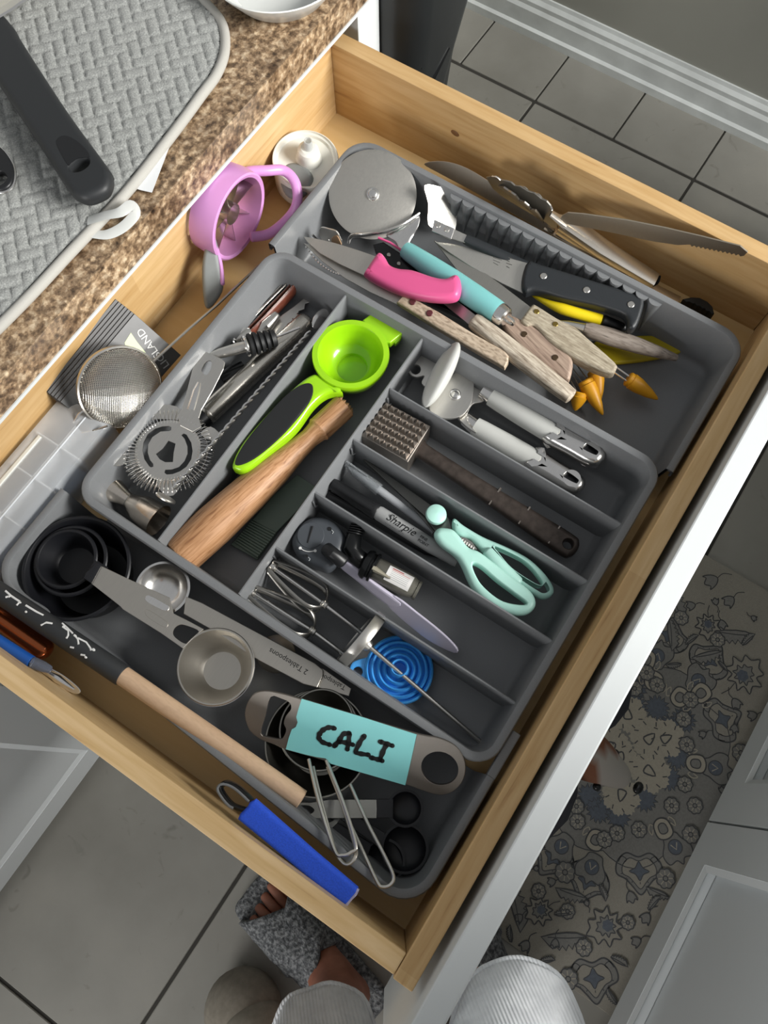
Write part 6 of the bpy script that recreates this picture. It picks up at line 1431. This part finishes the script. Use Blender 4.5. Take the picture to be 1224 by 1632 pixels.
tr = put('trouser_leg', trouser(hemR, None, PC - LD * .06 + V((0, 0, -.02)), .072, .012, .5), M['knit'], pe)
ra = math.atan2(LD.y, LD.x)
put('trouser_top', cloth([(PC + V((0, 0, z)), a, b, ra) for z, a, b in ((-.09, .165, .115), (-.03, .178, .130), (.06, .168, .128), (.15, .146, .112), (.155, .135, .10))], 44, .01), M['knit'], pe)
M['shirt'] = plain('grey_jersey', '#a7a9ac', .9, bmp=.2, scale=300)
put('shirt', cloth([(PC + V((0, 0, z)), a, b, ra) for z, a, b in ((.08, .165, .13), (.085, .172, .137), (.2, .158, .125), (.36, .185, .13), (.46, .190, .118), (.52, .135, .095), (.555, .075, .07), (.56, .066, .062))], 44, .015), M['shirt'], pe)
for sg in (1, -1):
    sh = PC + V((0, 0, .47)) + LD * .165 * sg; el = sh + V((0, 0, -.27)) + LD * .045 * sg - FD * .05
    put('sleeve', MB().sweep([sh + V((0, 0, .02)) - LD * .03 * sg, sh.lerp(el, .25), sh.lerp(el, .62)], [.070, .064, .060], 24, up=FD, cap=False), M['shirt'], pe)
hc_ = PC + V((0, 0, .775)) + FD * .03
hb = MB().ell(hc_, LD * .092, FD * .104, (0, 0, .092), 28, 18); keep = [v for v in range(len(hb.v)) if (hb.v[v] - hc_).dot(FD) < .045 or hb.v[v].z > hc_.z + .055]; ks = set(keep)
hb.f = [f for f in hb.f if all(i in ks for i in f)]; hb.m = [0] * len(hb.f)
put('hair', hb, plain('dark_hair', '#2b211b', .6, bmp=.4, scale=250), pe)
fc_ = PC + V((0, 0, .735)) + FD * .118
put('nose', MB().sweep([fc_ + V((0, 0, .022)) + FD * .012, fc_ + FD * .026, fc_ + V((0, 0, -.010)) + FD * .016], [.006, .010, .008], 10, up=LD, rc=.003), M['skin'], pe)
put('mouth', MB().sweep([fc_ + V((0, 0, -.040)) + FD * .008 - LD * .020, fc_ + V((0, 0, -.041)) + FD * .014, fc_ + V((0, 0, -.040)) + FD * .008 + LD * .020], (.004, .005), 8), plain('lips', '#8a4a42', .5), pe)
for sg in (1, -1):
    ey = fc_ + V((0, 0, .020)) + LD * .031 * sg + FD * .008; put('eye', MB().ell(ey, (.011, 0, 0), (0, .011, 0), (0, 0, .007), 12, 8), plain('eye_white', '#d8d4cc', .2), pe)
    put('ear', MB().ell(PC + V((0, 0, .735)) + FD * .045 + LD * .085 * sg, LD * .010, FD * .018, (0, 0, .030), 12, 8), M['skin'], pe)
for h, r, fd, t in ((hemL, .0665, .03, tl), (hemR, .0725, .012, tr)):
    lp = [V((h.x + r * (1 + fd * math.sin(5 * a + h.z * 9) + fd * .6 * math.sin(9 * a + 1)) * math.cos(a) * math.cos(.5) - r * .86 * (1 + fd * math.sin(5 * a + h.z * 9) + fd * .6 * math.sin(9 * a + 1)) * math.sin(a) * math.sin(.5), h.y + r * (1 + fd * math.sin(5 * a + h.z * 9) + fd * .6 * math.sin(9 * a + 1)) * math.cos(a) * math.sin(.5) + r * .86 * (1 + fd * math.sin(5 * a + h.z * 9) + fd * .6 * math.sin(9 * a + 1)) * math.sin(a) * math.cos(.5), h.z)) for a in [2 * math.pi * i / 44 for i in range(44)]]
    put('hem', MB().sweep(lp, .0028, 8, closed=True), M['knit'], t)
# slipper
def fuzz():
    m, nt, P = base('grey_fuzzy_fabric'); vec = mapped(nt)
    n1 = node(nt, 'ShaderNodeTexNoise'); n1.inputs['Scale'].default_value = 190; n1.inputs['Detail'].default_value = 5; nt.links.new(vec, n1.inputs['Vector'])
    nt.links.new(ramp(nt, n1.outputs['Fac'], [(.36, lin('#3f4143')), (.5, lin('#616365')), (.64, lin('#858788'))]), P.inputs['Base Color']); P.inputs['Roughness'].default_value = 1
    bump(nt, P, n1.outputs['Fac'], 1.0, .004); return m
M['fuzz'] = fuzz()
def slipper(lt, lh, label, mir):
    d = (lt - lh).normalized(); PS = Pl(V((lh.x, lh.y, FZ)), d, (0, 0, 1)); Lf = (lt - lh).length
    sl = thing('slipper', label, 'slipper', V((lh.x, lh.y, FZ)) + d * .12, 'pair of fuzzy slippers')
    so = cr([(-.018, 0), (-.01, .034), (.05, .040), (.13, .045), (.20, .054), (.25, .050), (Lf + .022, .022), (Lf + .024, -.01), (.25, -.044), (.19, -.050), (.12, -.042), (.05, -.038), (-.01, -.032)], 4)
    so = [(x, y * mir) for x, y in so]
    put('sole', MB().plate(PS, so, .022, .008, steps=3, h0=.0235), M['fuzz'], sl)
    def band(t0, t1, off, lift):
        mb = MB(); n = 18; m = 10
        for j in range(m + 1):
            for i in range(n + 1):
                a = math.pi * i / n; t = t0 + (t1 - t0) * j / m + off * math.cos(a)
                h = .014 + lift * (1 - .25 * (j / m - .3)) * math.sin(a) ** .7 + .0022 * (math.sin(i * 7.3 + j * 5.1) * math.sin(j * 3.7 + i * 2.2))
                w = .056 if t > .12 else .050
                mb.v.append(PS.to3(t, w * math.cos(a) * mir, h))
        for j in range(m):
            for i in range(n): mb.f.append([j * (n + 1) + i, j * (n + 1) + i + 1, (j + 1) * (n + 1) + i + 1, (j + 1) * (n + 1) + i]); mb.m.append(0)
        return mb
    for a in ((.125, .205, .028, .072), (.105, .185, -.030, .077)):
        o = put('band', band(*a), M['fuzz'], sl); o.modifiers.new('th', 'SOLIDIFY').thickness = .008
slipper(lt, lh, 'grey fuzzy open-toe slipper on the tiled floor, toes showing', 1)
if (rt - rh).length > .27: rt = rh + (rt - rh).normalized() * .27
slipper(rt, rh, 'grey fuzzy slipper mostly hidden behind the white drawer front', -1)
# soft beige bundle
bd = thing('fabric_bundle', 'soft rounded beige-grey bundle of fabric on the tiles beside the slipper', 'fabric', at(380, 1600, FZ))
M['beige'] = plain('beige_fabric', '#7d776c', .95, var=.12, bmp=.3, scale=120)
C = at(388, 1612, FZ + .045); X = at(440, 1600, FZ + .045) - at(330, 1625, FZ + .045); X.z = 0; X = X / 2; Yv = V((-X.y, X.x, 0))
put('bundle', MB().ell(C, X * 1.12, Yv * 1.15, (0, 0, .048), 30, 16), M['beige'], bd)
put('fold', MB().ell(at(410, 1650, FZ + .07), X * 1.05, Yv * .9, (0, 0, .05), 28, 14), plain('light_beige_fabric', '#8d877b', .95, var=.1, bmp=.3, scale=120), bd)

# dog under the drawer, looking out over the rug
HD = at(954, 1210, -.50)
dg = thing('dog', 'small black, white and tan dog under the drawer on the rug', 'dog', (HD.x, HD.y + .18, FZ))
f_ = V((0.10, -1, -.35)).normalized(); hx, hy = HD.x, HD.y
N = {}
N['rump'] = ((hx - .02, hy + .36, -.62), .062); N['belly'] = ((hx - .01, hy + .24, -.635), .066); N['chest'] = ((hx, hy + .13, -.63), .072); N['neck'] = ((hx, hy + .075, -.565), .050)
N['skull'] = ((hx, hy + .030, -.525), .043); N['brow'] = ((hx + .002, hy - .002, -.535), .036); N['muzzle'] = ((hx + .005, hy - .040, -.560), .022); N['nose'] = ((hx + .006, hy - .062, -.566), .015)
N['tail'] = ((hx - .03, hy + .43, -.58), .018); N['tailt'] = ((hx - .04, hy + .50, -.52), .010)
ED = [('rump', 'belly'), ('belly', 'chest'), ('chest', 'neck'), ('neck', 'skull'), ('skull', 'brow'), ('brow', 'muzzle'), ('muzzle', 'nose'), ('rump', 'tail'), ('tail', 'tailt')]
for sg, n_ in ((-1, 'a'), (1, 'b')):
    N['sh' + n_] = ((hx + sg * .05, hy + .12, -.66), .032); N['wr' + n_] = ((hx + sg * .052, hy + .115, -.745), .017); N['fp' + n_] = ((hx + sg * .053, hy + .09, FZ + .018), .018)
    N['kn' + n_] = ((hx + sg * .05, hy + .32, -.68), .036); N['hk' + n_] = ((hx + sg * .052, hy + .39, -.745), .016); N['hp' + n_] = ((hx + sg * .053, hy + .36, FZ + .017), .018)
    ED += [('chest', 'sh' + n_), ('sh' + n_, 'wr' + n_), ('wr' + n_, 'fp' + n_), ('rump', 'kn' + n_), ('kn' + n_, 'hk' + n_), ('hk' + n_, 'hp' + n_)]
mb = skin('dog', N, ED, 'chest')
db = put('body', mb, plain('dog_fur', '#222222', .8), dg, smooth=180)
ca_ = db.data.color_attributes.new('fur', 'FLOAT_COLOR', 'POINT')
for i, v in enumerate(db.data.vertices):
    p = v.co + OFF[dg]; x, y, z = p.x - hx, p.y - hy, p.z
    c = lin('#26262c')
    if abs(x - .003) < .012 + max(0, (-.002 - y)) * .5 and y < .06 and z > -.60: c = lin('#a39d95')
    elif y < .035 and z > -.60 and .010 < abs(x - .003) < .04 and y > -.045: c = lin('#7a4e36')
    if y < -.03: c = lin('#a39d95')
    if y < -.066: c = lin('#1c1b1d')
    if z < -.76: c = lin('#b3aca2')
    ca_.data[i].color = c
nt = db.data.materials[0].node_tree; vc = nt.nodes.new('ShaderNodeVertexColor'); vc.layer_name = 'fur'; nt.links.new(vc.outputs[0], nt.nodes['Principled BSDF'].inputs['Base Color'])
nz = node(nt, 'ShaderNodeTexNoise'); nz.inputs['Scale'].default_value = 500; bump(nt, nt.nodes['Principled BSDF'], nz.outputs['Fac'], .5, .002)
M['ear'] = plain('black_fur', '#27272d', .85, bmp=.4, scale=500)
for sg in (-1, 1):
    b0 = V((hx + sg * .030, hy + .028, -.495))
    put('ear', MB().sweep([b0, b0 + V((sg * .036, -.006, -.004)), b0 + V((sg * .072, -.018, -.026)), b0 + V((sg * .098, -.026, -.060))], [(.020, .006), (.032, .007), (.030, .007), (.012, .004)], 14, up=(0, -.6, .8), rc=.004), M['ear'], dg)
    e = V((hx + sg * .026, hy - .024, -.545)); put('eye', MB().ell(e, (.006, 0, 0), (0, .006, 0), (0, 0, .006), 12, 8), M['blackg'], dg)
put('nose', MB().ell((hx + .006, hy - .076, -.562), (.009, 0, 0), (0, .007, 0), (0, 0, .006), 12, 8), M['blackg'], dg)
